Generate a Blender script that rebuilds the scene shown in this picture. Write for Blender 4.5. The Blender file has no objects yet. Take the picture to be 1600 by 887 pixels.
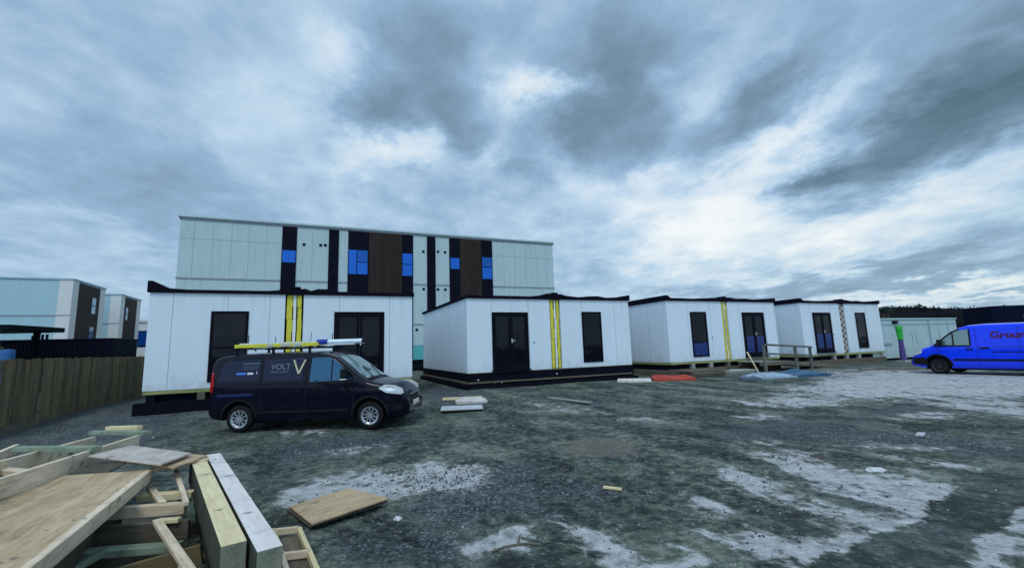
import bpy, bmesh, math, random
from mathutils import Vector, Matrix, noise
random.seed(7)
sc = bpy.context.scene
COL = sc.collection
R = math.radians
YAW = 0.412
A2 = Vector((math.cos(YAW), math.sin(YAW), 0)); B2 = Vector((-math.sin(YAW), math.cos(YAW), 0))

# ------------------------------------------------------------------ helpers
def smooth(a, b, x):
    t = max(0.0, min(1.0, (x - a) / (b - a))); return t * t * (3 - 2 * t)
def lerp(a, b, t): return a + (b - a) * t
def interp(tab, x):
    if x <= tab[0][0]: return tab[0][1]
    for (x0, y0), (x1, y1) in zip(tab, tab[1:]):
        if x <= x1: return lerp(y0, y1, (x - x0) / (x1 - x0))
    return tab[-1][1]
def ground_h(x, y):
    return 0.125 * smooth(10.2, 14.5, y)

class MB:
    """collects boxes, bars, prisms; build() links them as one mesh object"""
    def __init__(s): s.v = []; s.f = []; s.m = []
    def add(s, vs, fs, mi=0):
        n = len(s.v); s.v += [tuple(p) for p in vs]
        s.f += [tuple(i + n for i in f) for f in fs]; s.m += [mi] * len(fs)
    def box(s, x0, x1, y0, y1, z0, z1, mi=0):
        vs = [(x, y, z) for z in (z0, z1) for y in (y0, y1) for x in (x0, x1)]
        s.add(vs, [(0,2,3,1),(4,5,7,6),(0,1,5,4),(2,6,7,3),(0,4,6,2),(1,3,7,5)], mi); return s
    def bar(s, p, q, w, h, up=(0,0,1), mi=0, taper=1.0):
        p, q = Vector(p), Vector(q); d = (q - p).normalized(); u = Vector(up)
        r = d.cross(u)
        if r.length < 1e-4: r = d.cross(Vector((1,0,0)))
        r.normalize(); u = r.cross(d)
        vs = []
        for c, k in ((p,1.0),(q,taper)):
            for a, b in ((-1,-1),(1,-1),(1,1),(-1,1)): vs.append(c + r*(a*w/2*k) + u*(b*h/2*k))
        s.add(vs, [(3,2,1,0),(4,5,6,7),(0,1,5,4),(1,2,6,5),(2,3,7,6),(3,0,4,7)], mi); return s
    def tube(s, p, q, r, n=10, r2=None, mi=0):
        p, q = Vector(p), Vector(q); d = (q-p).normalized()
        u = d.orthogonal().normalized(); w = d.cross(u); r2 = r if r2 is None else r2
        vs = [p + (u*math.cos(2*math.pi*i/n) + w*math.sin(2*math.pi*i/n))*r for i in range(n)]
        vs += [q + (u*math.cos(2*math.pi*i/n) + w*math.sin(2*math.pi*i/n))*r2 for i in range(n)]
        s.add(vs, [(i,(i+1)%n,n+(i+1)%n,n+i) for i in range(n)] + [tuple(range(n-1,-1,-1)), tuple(range(n,2*n))], mi); return s
    def lathe(s, prof, c, n=28, mi=0):
        """prof: (radius, y) pairs round the y axis"""
        c = Vector(c); vs = []
        for r, y in prof:
            for i in range(n):
                t = 2*math.pi*i/n; vs.append(c + Vector((r*math.cos(t), y, r*math.sin(t))))
        fs = []
        for k in range(len(prof)-1):
            for i in range(n):
                j = (i+1) % n; fs.append((k*n+i, k*n+j, (k+1)*n+j, (k+1)*n+i))
        s.add(vs, fs, mi); return s
    def prism(s, poly, y0, y1, mi=0):
        """poly in (x,z) extruded along y"""
        n = len(poly)
        vs = [(x, y0, z) for x, z in poly] + [(x, y1, z) for x, z in poly]
        s.add(vs, [tuple(range(n)), tuple(range(2*n-1, n-1, -1))] + [(i, n+i, n+(i+1)%n, (i+1)%n) for i in range(n)], mi); return s
    def slab(s, quad, t, mi=0):
        """quad: four points of the top face, thickness t downwards"""
        vs = [Vector(p) for p in quad]; nrm = (vs[1]-vs[0]).cross(vs[2]-vs[0]).normalized()
        if nrm.z < 0: vs.reverse(); nrm = -nrm
        vs = vs + [p - nrm*t for p in vs]
        s.add(vs, [(0,1,2,3),(7,6,5,4),(0,4,5,1),(1,5,6,2),(2,6,7,3),(3,7,4,0)], mi); return s
    def build(s, name, mats, parent=None, smooth_=False, bevel=0.0, recalc=True):
        me = bpy.data.meshes.new(name); me.from_pydata(s.v, [], s.f)
        for m in (mats if isinstance(mats, (list, tuple)) else [mats]): me.materials.append(m)
        for p, mi in zip(me.polygons, s.m): p.material_index = mi
        if recalc:
            bm = bmesh.new(); bm.from_mesh(me); bmesh.ops.recalc_face_normals(bm, faces=bm.faces); bm.to_mesh(me); bm.free()
        if smooth_:
            for p in me.polygons: p.use_smooth = True
        o = bpy.data.objects.new(name, me); COL.objects.link(o)
        if parent: o.parent = parent
        if bevel:
            b = o.modifiers.new('bevel', 'BEVEL'); b.width = bevel; b.segments = 2; b.limit_method = 'ANGLE'
        return o

def tag(o, label=None, cat=None, group=None, kind=None):
    if label: o['label'] = label
    if cat: o['category'] = cat
    if group: o['group'] = group
    if kind: o['kind'] = kind
    return o
def empty(name, loc, rz=0.0):
    o = bpy.data.objects.new(name, None); COL.objects.link(o); o.location = loc; o.rotation_euler = (0,0,rz)
    o.empty_display_size = 0.2
    return o

# ------------------------------------------------------------------ materials
class NT:
    def __init__(s, tree): s.t = tree; s.n = tree.nodes; s.l = tree.links
    def node(s, typ, **kw):
        n = s.n.new(typ)
        for k, v in kw.items(): setattr(n, k, v)
        return n
    def put(s, sock, v):
        if isinstance(v, (int, float)): sock.default_value = v
        elif isinstance(v, (tuple, list)): sock.default_value = v
        else: s.l.new(v, sock)
    def m(s, op, a, b=0.0, c=None, clamp=False):
        n = s.node('ShaderNodeMath', operation=op, use_clamp=clamp)
        s.put(n.inputs[0], a); s.put(n.inputs[1], b)
        if c is not None: s.put(n.inputs[2], c)
        return n.outputs[0]
    def vm(s, op, a, b=(0,0,0)):
        n = s.node('ShaderNodeVectorMath', operation=op); s.put(n.inputs[0], a); s.put(n.inputs[1], b); return n.outputs[0]
    def noise(s, vec, scale, detail=6, rough=0.55, dist=0.0, out='Fac'):
        n = s.node('ShaderNodeTexNoise'); s.put(n.inputs['Vector'], vec)
        n.inputs['Scale'].default_value = scale; n.inputs['Detail'].default_value = detail
        n.inputs['Roughness'].default_value = rough; n.inputs['Distortion'].default_value = dist
        return n.outputs[out]
    def ramp(s, fac, stops, interp_='LINEAR'):
        n = s.node('ShaderNodeValToRGB'); n.color_ramp.interpolation = interp_
        e = n.color_ramp.elements
        while len(e) < len(stops): e.new(0.5)
        for el, (p, c) in zip(e, stops):
            el.position = p; el.color = (c if isinstance(c, (tuple, list)) else (c,c,c)) [:3] + (1,) if isinstance(c, tuple) else (c,c,c,1)
        s.put(n.inputs[0], fac); return n.outputs[0]
    def mix(s, fac, a, b):
        n = s.node('ShaderNodeMix', data_type='RGBA'); s.put(n.inputs[0], fac)
        for k, v in ((6,a),(7,b)):
            s.put(n.inputs[k], (tuple(v)+(1,))[:4] if isinstance(v,(tuple,list)) else v)
        return n.outputs[2]
    def mapping(s, vec, scale=(1,1,1), rot=(0,0,0), loc=(0,0,0)):
        n = s.node('ShaderNodeMapping'); s.put(n.inputs[0], vec)
        n.inputs['Scale'].default_value = scale; n.inputs['Rotation'].default_value = rot; n.inputs['Location'].default_value = loc
        return n.outputs[0]
    def bump(s, h, strength=0.3, dist=0.02):
        n = s.node('ShaderNodeBump'); n.inputs['Strength'].default_value = strength; n.inputs['Distance'].default_value = dist
        s.put(n.inputs['Height'], h); return n.outputs[0]

def new_mat(name):
    m = bpy.data.materials.new(name); m.use_nodes = True
    nt = NT(m.node_tree); b = m.node_tree.nodes['Principled BSDF']
    return m, nt, b
def setp(nt, b, col=None, rough=None, metal=None, ior=None, normal=None, coat=None, spec=None):
    if col is not None: nt.put(b.inputs['Base Color'], (tuple(col)+(1,))[:4] if isinstance(col,(tuple,list)) else col)
    if rough is not None: nt.put(b.inputs['Roughness'], rough)
    if metal is not None: b.inputs['Metallic'].default_value = metal
    if ior is not None: b.inputs['IOR'].default_value = ior
    if spec is not None: b.inputs['Specular IOR Level'].default_value = spec
    if coat is not None: b.inputs['Coat Weight'].default_value = coat; b.inputs['Coat Roughness'].default_value = 0.04
    if normal is not None: nt.put(b.inputs['Normal'], normal)

def plain(name, col, rough=0.5, metal=0.0, var=0.12, scale=4.0, bump=0.0, ior=1.45, coat=None, spec=None, rvar=0.12):
    if spec is None: spec = 0.05 if max(col) < 0.08 else 0.35
    """one colour with uneven tone, grime and roughness"""
    m, nt, b = new_mat(name)
    co = nt.node('ShaderNodeTexCoord').outputs['Object']
    n1 = nt.noise(co, scale, 7, 0.6); n2 = nt.noise(co, scale*9, 4, 0.6)
    f = nt.m('ADD', nt.m('MULTIPLY', n1, 0.7), nt.m('MULTIPLY', n2, 0.3))
    c = nt.mix(nt.ramp(f, [(0.3, 0.0), (0.7, 1.0)]), tuple(x*(1-var) for x in col), tuple(min(1, x*(1+var)) for x in col))
    setp(nt, b, c, nt.m('ADD', rough - rvar/2, nt.m('MULTIPLY', n1, rvar)), metal, ior, None, coat, spec)
    if bump: setp(nt, b, normal=nt.bump(nt.noise(co, scale*20, 5, 0.6), bump, 0.01))
    return m

def white_panel(name, col, streak=0.12):
    m, nt, b = new_mat(name)
    co = nt.node('ShaderNodeTexCoord').outputs['Object']
    st = nt.noise(nt.mapping(co, (7, 7, 0.35)), 1.0, 6, 0.65)
    bl = nt.noise(co, 1.1, 5, 0.55)
    f = nt.m('ADD', nt.m('MULTIPLY', st, 0.6), nt.m('MULTIPLY', bl, 0.4))
    c = nt.mix(nt.ramp(f, [(0.36, 1.0), (0.62, 0.0)]), col, tuple(x*(1-streak) for x in col))
    # splash-back dirt along the foot of the wall
    z = nt.node('ShaderNodeSeparateXYZ'); nt.put(z.inputs[0], co)
    d = nt.m('SUBTRACT', nt.noise(nt.mapping(co, (3,3,1.2)), 1.6, 6, 0.7), nt.m('MULTIPLY', z.outputs[2], 0.42))
    c = nt.mix(nt.m('MULTIPLY', nt.ramp(d, [(0.10, 0.0), (0.40, 1.0)]), 0.32), c, (0.24, 0.24, 0.20))
    dr = nt.m('MULTIPLY', nt.ramp(nt.noise(nt.mapping(co, (5, 5, 0.22)), 1.3, 7, 0.66), [(0.54, 0.0), (0.68, 1.0)]), nt.ramp(nt.m('DIVIDE', z.outputs[2], 4.0), [(0.60, 0.0), (0.83, 1.0)]))
    c = nt.mix(nt.m('MULTIPLY', dr, 0.28), c, (0.16, 0.19, 0.20))
    setp(nt, b, c, nt.m('ADD', 0.35, nt.m('MULTIPLY', bl, 0.25)), 0.0, 1.4, nt.bump(nt.noise(co, 1.6, 3), 0.05, 0.05))
    return m

def wood(name, dark, light, grain=(1, 14, 14), rough=0.75, green=0.0, bump=0.35, island=True, weather=0.35):
    """sawn timber, grain along local X; stretch chosen by the object's own axes"""
    m, nt, b = new_mat(name)
    co = nt.node('ShaderNodeTexCoord').outputs['Object']
    rnd = nt.node('ShaderNodeNewGeometry').outputs['Random Per Island']
    sh = nt.node('ShaderNodeCombineXYZ'); nt.put(sh.inputs[0], nt.m('MULTIPLY', rnd, 37.0)); nt.put(sh.inputs[1], nt.m('MULTIPLY', rnd, 11.0))
    v = nt.vm('ADD', co, sh.outputs[0]) if island else co
    g = nt.noise(nt.mapping(v, grain), 1.6, 8, 0.62, 1.2)
    bl = nt.noise(v, 1.7, 6, 0.6)
    fi = nt.noise(nt.mapping(v, tuple(x*4 for x in grain)), 2.0, 5, 0.7)
    f = nt.m('ADD', nt.m('ADD', nt.m('MULTIPLY', g, 0.55), nt.m('MULTIPLY', fi, 0.2)), nt.m('MULTIPLY', bl, 0.25))
    c = nt.mix(nt.ramp(f, [(0.34, 0.0), (0.64, 1.0)]), dark, light)
    # weather stains and scuffs
    st = nt.ramp(nt.noise(v, 3.1, 9, 0.72, 0.6), [(0.52, 0.0), (0.68, 1.0)])
    c = nt.mix(nt.m('MULTIPLY', st, weather), c, (0.07, 0.075, 0.07))
    spots = nt.ramp(nt.noise(v, 9.0, 3, 0.5), [(0.66, 0.0), (0.70, 1.0)])
    c = nt.mix(nt.m('MULTIPLY', spots, 0.6), c, (0.05, 0.045, 0.04))
    if green: c = nt.mix(nt.m('MULTIPLY', nt.ramp(nt.noise(v, 2.3, 5, 0.6), [(0.4, 0.0), (0.62, 1.0)]), green), c, (0.10, 0.16, 0.09))
    if island:
        h = nt.node('ShaderNodeHueSaturation'); nt.put(h.inputs['Value'], nt.m('ADD', 0.72, nt.m('MULTIPLY', rnd, 0.56))); nt.put(h.inputs['Color'], c); c = h.outputs[0]
    setp(nt, b, c, rough, 0, 1.4, nt.bump(f, bump, 0.012))
    return m

def glass(name, col, rough=0.04, ior=1.5, metal=0.0, wav=0.03):
    m, nt, b = new_mat(name)
    co = nt.node('ShaderNodeTexCoord').outputs['Object']
    n = nt.noise(co, 1.3, 3, 0.5)
    d = nt.ramp(nt.noise(co, 6, 6, 0.65), [(0.4, 0.0), (0.8, 1.0)])
    setp(nt, b, nt.mix(nt.m('MULTIPLY', d, 0.15), col, tuple(x*0.6 + 0.03 for x in col)), nt.m('ADD', rough, nt.m('MULTIPLY', d, 0.06)), metal, ior, nt.bump(n, wav, 0.2))
    return m

def car_paint(name, col, dirt=0.25, coat=0.4):
    m, nt, b = new_mat(name)
    co = nt.node('ShaderNodeTexCoord').outputs['Object']
    z = nt.node('ShaderNodeSeparateXYZ'); nt.put(z.inputs[0], co)
    d = nt.m('SUBTRACT', nt.noise(co, 3.5, 8, 0.65), nt.m('MULTIPLY', z.outputs[2], 0.55))
    f = nt.m('MULTIPLY', nt.ramp(d, [(0.05, 0.0), (0.45, 1.0)]), dirt)
    speck = nt.noise(co, 24, 4, 0.7)
    c = nt.mix(f, nt.mix(nt.m('MULTIPLY', nt.ramp(speck, [(0.5, 0.0), (0.8, 1.0)]), 0.12), col, tuple(x*0.8+0.03 for x in col)), (0.10, 0.10, 0.095))
    setp(nt, b, c, nt.m('ADD', 0.3, nt.m('MULTIPLY', f, 0.5)), 0.0, 1.45, None, coat, spec=0.10)
    return m

W_CABIN = white_panel('cabin_wall_white', (0.66, 0.76, 0.84), 0.06)
W_BIG = white_panel('block_wall_white', (0.44, 0.58, 0.60), 0.09)
W_FAR = white_panel('far_block_wall', (0.36, 0.55, 0.62), 0.06)
W_CONT = white_panel('container_white', (0.42, 0.56, 0.59), 0.2)
CREAM = plain('cream_trim', (0.64, 0.66, 0.64), 0.6, var=0.08)
SEAM = plain('panel_seam', (0.28, 0.33, 0.36), 0.7)
NAVYDARK = plain('dark_cladding', (0.005, 0.006, 0.014), 0.5, var=0.25)
FELT = plain('roof_membrane', (0.006, 0.005, 0.012), 0.7, var=0.35, scale=2, bump=0.3)
SKIRT = plain('skirt_black', (0.005, 0.006, 0.012), 0.7, var=0.4, scale=3, bump=0.3)
FRAME = plain('frame_black', (0.005, 0.006, 0.012), 0.4)
GLASS_D = glass('dark_glass', (0.0015, 0.003, 0.008), 0.04, 1.27)
GLASS_B = glass('blue_glass', (0.012, 0.10, 0.42), 0.10, 1.5, 0.8, 0.2)
GLASS_B2 = glass('blue_glass_dim', (0.010, 0.075, 0.30), 0.10, 1.5, 0.8, 0.2)
GLASS_LOW = glass('blue_film', (0.012, 0.03, 0.16), 0.25, 1.5, 0.2)
GLASS_CAR = glass('car_glass', (0.02, 0.09, 0.17), 0.03, 1.6, 0.5, 0.25)
GLASS_SCR = glass('screen_glass', (0.10, 0.20, 0.20), 0.05, 2.3)
TEAL = plain('teal_band', (0.10, 0.42, 0.45), 0.35)
SILLWOOD = wood('sill_timber', (0.16, 0.17, 0.06), (0.40, 0.42, 0.17), (1,12,12), green=0.3)
GREYWOOD = wood('grey_timber', (0.16, 0.17, 0.16), (0.36, 0.37, 0.34), (1,12,12), weather=0.5)
PALEWOOD = wood('pale_timber', (0.50, 0.37, 0.23), (0.92, 0.79, 0.60), (1.0,13,13))
PLYGREY = wood('plywood_grey', (0.38, 0.33, 0.29), (0.68, 0.63, 0.58), (1.5, 8, 8), weather=0.5, bump=0.2)
YELWOOD = wood('yellow_timber', (0.60, 0.48, 0.24), (0.90, 0.80, 0.52), (1.0,13,13), weather=0.25)
GREENWOOD = wood('treated_timber', (0.17, 0.23, 0.17), (0.40, 0.47, 0.37), (1,12,12), green=0.55)
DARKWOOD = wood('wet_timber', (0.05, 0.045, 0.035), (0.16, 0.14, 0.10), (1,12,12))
PLY = wood('plywood_face', (0.33, 0.22, 0.115), (0.68, 0.53, 0.34), (1.2, 9, 9), weather=0.45, bump=0.2)
PLYPALE = wood('plywood_pale', (0.62, 0.58, 0.55), (0.88, 0.85, 0.82), (1.5, 8, 8), weather=0.4, bump=0.2)
FENCEW = wood('fence_boards', (0.036, 0.023, 0.011), (0.24, 0.17, 0.085), (16, 16, 0.6), green=0.35, weather=0.5)
YEL = plain('yellow_tape', (0.62, 0.58, 0.05), 0.5, var=0.25, scale=6)
YELG = plain('yellow_fibreglass', (0.60, 0.58, 0.04), 0.4, var=0.15, scale=8)
WTAPE = plain('white_tape', (0.75, 0.78, 0.78), 0.45)
TYRE = plain('tyre_rubber', (0.014, 0.014, 0.016), 0.8, bump=0.2, scale=8)
RIMS = plain('wheel_silver', (0.55, 0.58, 0.62), 0.3, 0.7, var=0.2, scale=8)
RIMD = plain('wheel_dark', (0.05, 0.055, 0.065), 0.45, 0.5)
BLACKP = plain('black_plastic', (0.014, 0.015, 0.019), 0.55, scale=6)
PAINT_N = car_paint('navy_paint', (0.0008, 0.0014, 0.009), 0.035, 0.30)
PAINT_B = car_paint('bright_blue_paint', (0.0005, 0.045, 0.98), 0.12, 0.75)
LAMP = glass('headlamp_lens', (0.62, 0.68, 0.70), 0.08, 1.5)
REDL = plain('red_lens', (0.42, 0.008, 0.012), 0.2, coat=0.6)
CHROME = plain('chrome', (0.7, 0.72, 0.75), 0.15, 1.0)
LETW = plain('lettering_white', (0.62, 0.64, 0.70), 0.5)
LETG = plain('lettering_gold', (0.50, 0.50, 0.30), 0.45)
LETB = plain('lettering_blue', (0.05, 0.22, 0.75), 0.5)
LETGREY = plain('lettering_grey', (0.07, 0.11, 0.17), 0.5)
LETRED = plain('lettering_dark_red', (0.09, 0.012, 0.06), 0.5)
LETNAVY = plain('lettering_navy', (0.004, 0.008, 0.09), 0.5)
PLATE = plain('number_plate', (0.72, 0.72, 0.66), 0.4)
ALU = plain('aluminium', (0.62, 0.66, 0.70), 0.3, 0.6)
BLUEC = plain('blue_plastic', (0.008, 0.03, 0.30), 0.4)
TUBEW = plain('white_tube', (0.62, 0.75, 0.84), 0.35)

# ------------------------------------------------------------------ camera
FPX, PITCH, ROLL, EYE = 691.2, 0.143, -0.032, 1.564
cam = bpy.data.objects.new('camera', bpy.data.cameras.new('camera')); COL.objects.link(cam)
cam.data.sensor_fit = 'HORIZONTAL'; cam.data.sensor_width = 36.0; cam.data.lens = FPX / 1600 * 36.0
cam.data.clip_start = 0.05; cam.data.clip_end = 3000
fwd = Vector((0, math.cos(PITCH), math.sin(PITCH))); up0 = Vector((0, -math.sin(PITCH), math.cos(PITCH))); rt0 = Vector((1,0,0))
rt = rt0*math.cos(ROLL) + up0*math.sin(ROLL); up = -rt0*math.sin(ROLL) + up0*math.cos(ROLL)
M = Matrix((rt, up, -fwd)).transposed().to_4x4(); M.translation = (0, 0, EYE); cam.matrix_world = M
sc.camera = cam

# ------------------------------------------------------------------ sky and sun
SUN_EL, SUN_AZ = R(55), R(188)          # azimuth clockwise from +Y: behind the camera, to the right
world = bpy.data.worlds.new('World'); sc.world = world; world.use_nodes = True
w = NT(world.node_tree); world.node_tree.nodes.clear()
out = w.node('ShaderNodeOutputWorld'); bg = w.node('ShaderNodeBackground'); w.l.new(bg.outputs[0], out.inputs[0])
bg.inputs['Strength'].default_value = 0.1
sky = w.node('ShaderNodeTexSky', sky_type='NISHITA', sun_disc=False)
sky.sun_elevation = SUN_EL; sky.sun_rotation = SUN_AZ; sky.air_density = 1.2; sky.dust_density = 2.0
D = w.node('ShaderNodeTexCoord').outputs['Generated']
sx = w.node('ShaderNodeSeparateXYZ'); w.put(sx.inputs[0], D); X, Y, Z = sx.outputs
az = w.m('MULTIPLY', w.m('ARCTAN2', X, Y), 57.2958)
el = w.m('MULTIPLY', w.m('ARCSINE', Z), 57.2958)
# cloud layer seen as a flat deck overhead, blown towards (-0.1, 1)
den = w.m('ADD', w.m('MAXIMUM', Z, 0.0), 0.16)
pc = w.node('ShaderNodeCombineXYZ'); w.put(pc.inputs[0], w.m('DIVIDE', X, den)); w.put(pc.inputs[1], w.m('DIVIDE', Y, den)); P = pc.outputs[0]
wn1 = w.noise(w.mapping(P, (1.0, 0.8, 1), (0,0,0.5)), 2.3, 9, 0.66, 0.2)
wn2 = w.noise(w.mapping(P, (1.0, 0.8, 1), (0,0,0.5), (7.3, 2.1, 3)), 2.3, 9, 0.66, 0.2)
waz = w.m('ADD', az, w.m('MULTIPLY', w.m('SUBTRACT', wn1, 0.5), 19.0))
wel = w.m('ADD', el, w.m('MULTIPLY', w.m('SUBTRACT', wn2, 0.5), 13.0))
def blob(a0, e0, ra, re, rot, amp):
    dx = w.m('SUBTRACT', waz, a0); dy = w.m('SUBTRACT', wel, e0); c, s = math.cos(R(rot)), math.sin(R(rot))
    u = w.m('MULTIPLY', w.m('ADD', w.m('MULTIPLY', dx, c), w.m('MULTIPLY', dy, s)), 1/ra)
    v = w.m('MULTIPLY', w.m('ADD', w.m('MULTIPLY', dx, -s), w.m('MULTIPLY', dy, c)), 1/re)
    q = w.m('ADD', w.m('MULTIPLY', u, u), w.m('MULTIPLY', v, v))
    return w.m('MULTIPLY', w.m('EXPONENT', w.m('MULTIPLY', w.m('POWER', q, 1.25), -1.0)), amp)
BL = [(-13.2,33.6,7.1,6.3,60,-0.50),(-6.8,28.4,5.0,3.8,40,-0.40),(-17.3,28.4,4.2,3.4,0,-0.25),(13.8,29.1,6.3,8.5,60,-0.62),(18.6,35.3,4.6,7.5,65,-0.35),(30.0,25.6,8.0,3.2,35,-0.40),(35.4,29.1,7.5,2.9,45,-0.22),(34.7,16.3,4.6,1.3,15,-0.45),(41.1,17.3,9.2,3.0,28,-0.55),(47.5,19.3,10.1,4.6,35,-0.50),(52,21.0,7.0,4.0,40,-0.30),(48,28.5,10.9,3.0,20,-0.12),(38.7,5.5,19.3,1.3,2,-0.34),(16.4,8.8,10.1,1.3,0,-0.12),(3.5,22.2,1.8,3.4,50,-0.30),(9.3,25.9,2.9,2.1,0,-0.20),(-40.8,20.8,10.1,5.9,-40,-0.14),(-48.3,17.7,7.5,5.9,0,-0.14),(-43.1,30.0,11.7,3.4,20,-0.10),(-2.5,38.5,5.9,2.5,0,-0.20),(-36.8,17.2,6.7,5.0,0,-0.12),(25.9,36.2,5.0,2.5,40,-0.10),(5.1,31.7,1.9,6.6,78,0.60),(-21.1,33.9,2.5,6.7,70,0.28),(-12.4,24.1,6.3,2.2,8,0.48),(-19.6,23.9,4.2,1.8,20,0.20),(-2.9,25.0,3.4,2.1,20,0.22),(18.0,19.6,5.9,2.7,25,0.42),(23.0,15.6,9.5,4.0,20,0.44),(30.5,11.5,13,4.6,8,0.52),(50.0,14.5,6.2,2.2,20,0.25),(37,22.8,7.5,1.8,32,0.34),(23.5,30.0,2.2,6.0,65,0.28),(-30.0,27.2,9.2,5.9,20,0.14),(-49.8,24.8,4.2,3.4,0,0.14),(8.9,17.9,7.5,2.5,10,0.18),(44,3.6,10.9,1.0,2,0.40),(42,10.6,9,2.2,10,0.18),(30.4,20.0,5.0,1.7,20,0.22),(-46.3,13.0,6.7,1.2,-8,0.14)]
acc = None
for b_ in BL:
    g = blob(*b_); acc = g if acc is None else w.m('ADD', acc, g)
fb = w.noise(w.mapping(P, (1.0, 0.72, 1), (0,0,0.45)), 1.5, 9, 0.56, 0.2)
fine = w.noise(w.mapping(P, (1.0, 0.8, 1), (0,0,0.45), (3,1,0)), 5.5, 8, 0.62, 0.2)
calm = w.ramp(w.m('DIVIDE', w.m('ADD', az, 90.0), 180.0), [(0.22, 0.26), (0.46, 0.52)])
t = w.m('ADD', w.m('ADD', 0.605, w.m('MULTIPLY', acc, 0.62)), w.m('ADD', w.m('MULTIPLY', w.m('SUBTRACT', fb, 0.5), calm), w.m('MULTIPLY', w.m('SUBTRACT', fine, 0.5), 0.44)))
cl = w.ramp(t, [(-0.0, (0.095, 0.165, 0.220)), (0.28, (0.190, 0.300, 0.405)), (0.52, (0.310, 0.475, 0.660)), (0.70, (0.500, 0.680, 0.840)), (1.0, (0.93, 0.98, 0.98))])
# the clear strip low on the right is creamier
warm = w.m('MULTIPLY', w.ramp(w.m('DIVIDE', el, 40.0), [(0.03, 1.0), (0.45, 0.0)]), w.ramp(w.m('DIVIDE', w.m('ADD', az, 60.0), 120.0), [(0.5, 0.0), (0.9, 1.0)]))
cl = w.mix(w.m('MULTIPLY', warm, 0.5), cl, w.mix(1.0, cl, (0.0,0.0,0.0)) if False else w.vm('MULTIPLY', cl, (1.12, 1.05, 0.90)))
# sun-side half behind the camera, out of view, boosted to fill the facades
back = w.m('ADD', 1.0, w.m('MULTIPLY', w.ramp(w.m('ADD', 0.5, w.m('MULTIPLY', Y, -0.5)), [(0.45, 0.0), (1.0, 1.0)]), 0.9))
cl = w.vm('MULTIPLY', cl, (10.0, 10.0, 10.2))
sc_ = w.node('ShaderNodeVectorMath', operation='SCALE'); w.put(sc_.inputs[0], cl); w.put(sc_.inputs['Scale'], back); cl = sc_.outputs[0]
low = w.ramp(w.m('ADD', 0.5, w.m('MULTIPLY', Z, 0.5)), [(0.47, 0.25), (0.5, 1.0)])
sc2 = w.node('ShaderNodeVectorMath', operation='SCALE'); w.put(sc2.inputs[0], w.mix(0.92, sky.outputs[0], cl)); w.put(sc2.inputs['Scale'], low)
w.l.new(sc2.outputs[0], bg.inputs['Color'])
world.cycles.sampling_method = 'MANUAL'; world.cycles.sample_map_resolution = 512

sun = bpy.data.objects.new('sun', bpy.data.lights.new('sun', 'SUN')); COL.objects.link(sun)
sun.data.energy = 1.1; sun.data.angle = R(14); sun.data.color = (1.0, 0.97, 0.93)
sd = Vector((math.sin(SUN_AZ)*math.cos(SUN_EL), math.cos(SUN_AZ)*math.cos(SUN_EL), math.sin(SUN_EL)))
sun.rotation_euler = sd.to_track_quat('Z', 'Y').to_euler(); sun.location = (0, -10, 30)

sc.view_settings.view_transform = 'Standard'; sc.view_settings.look = 'None'; sc.view_settings.gamma = 1.0
sc.view_settings.exposure = 0.0; sc.view_settings.use_curve_mapping = False
sc.cycles.use_denoising = True; sc.cycles.max_bounces = 6

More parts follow.
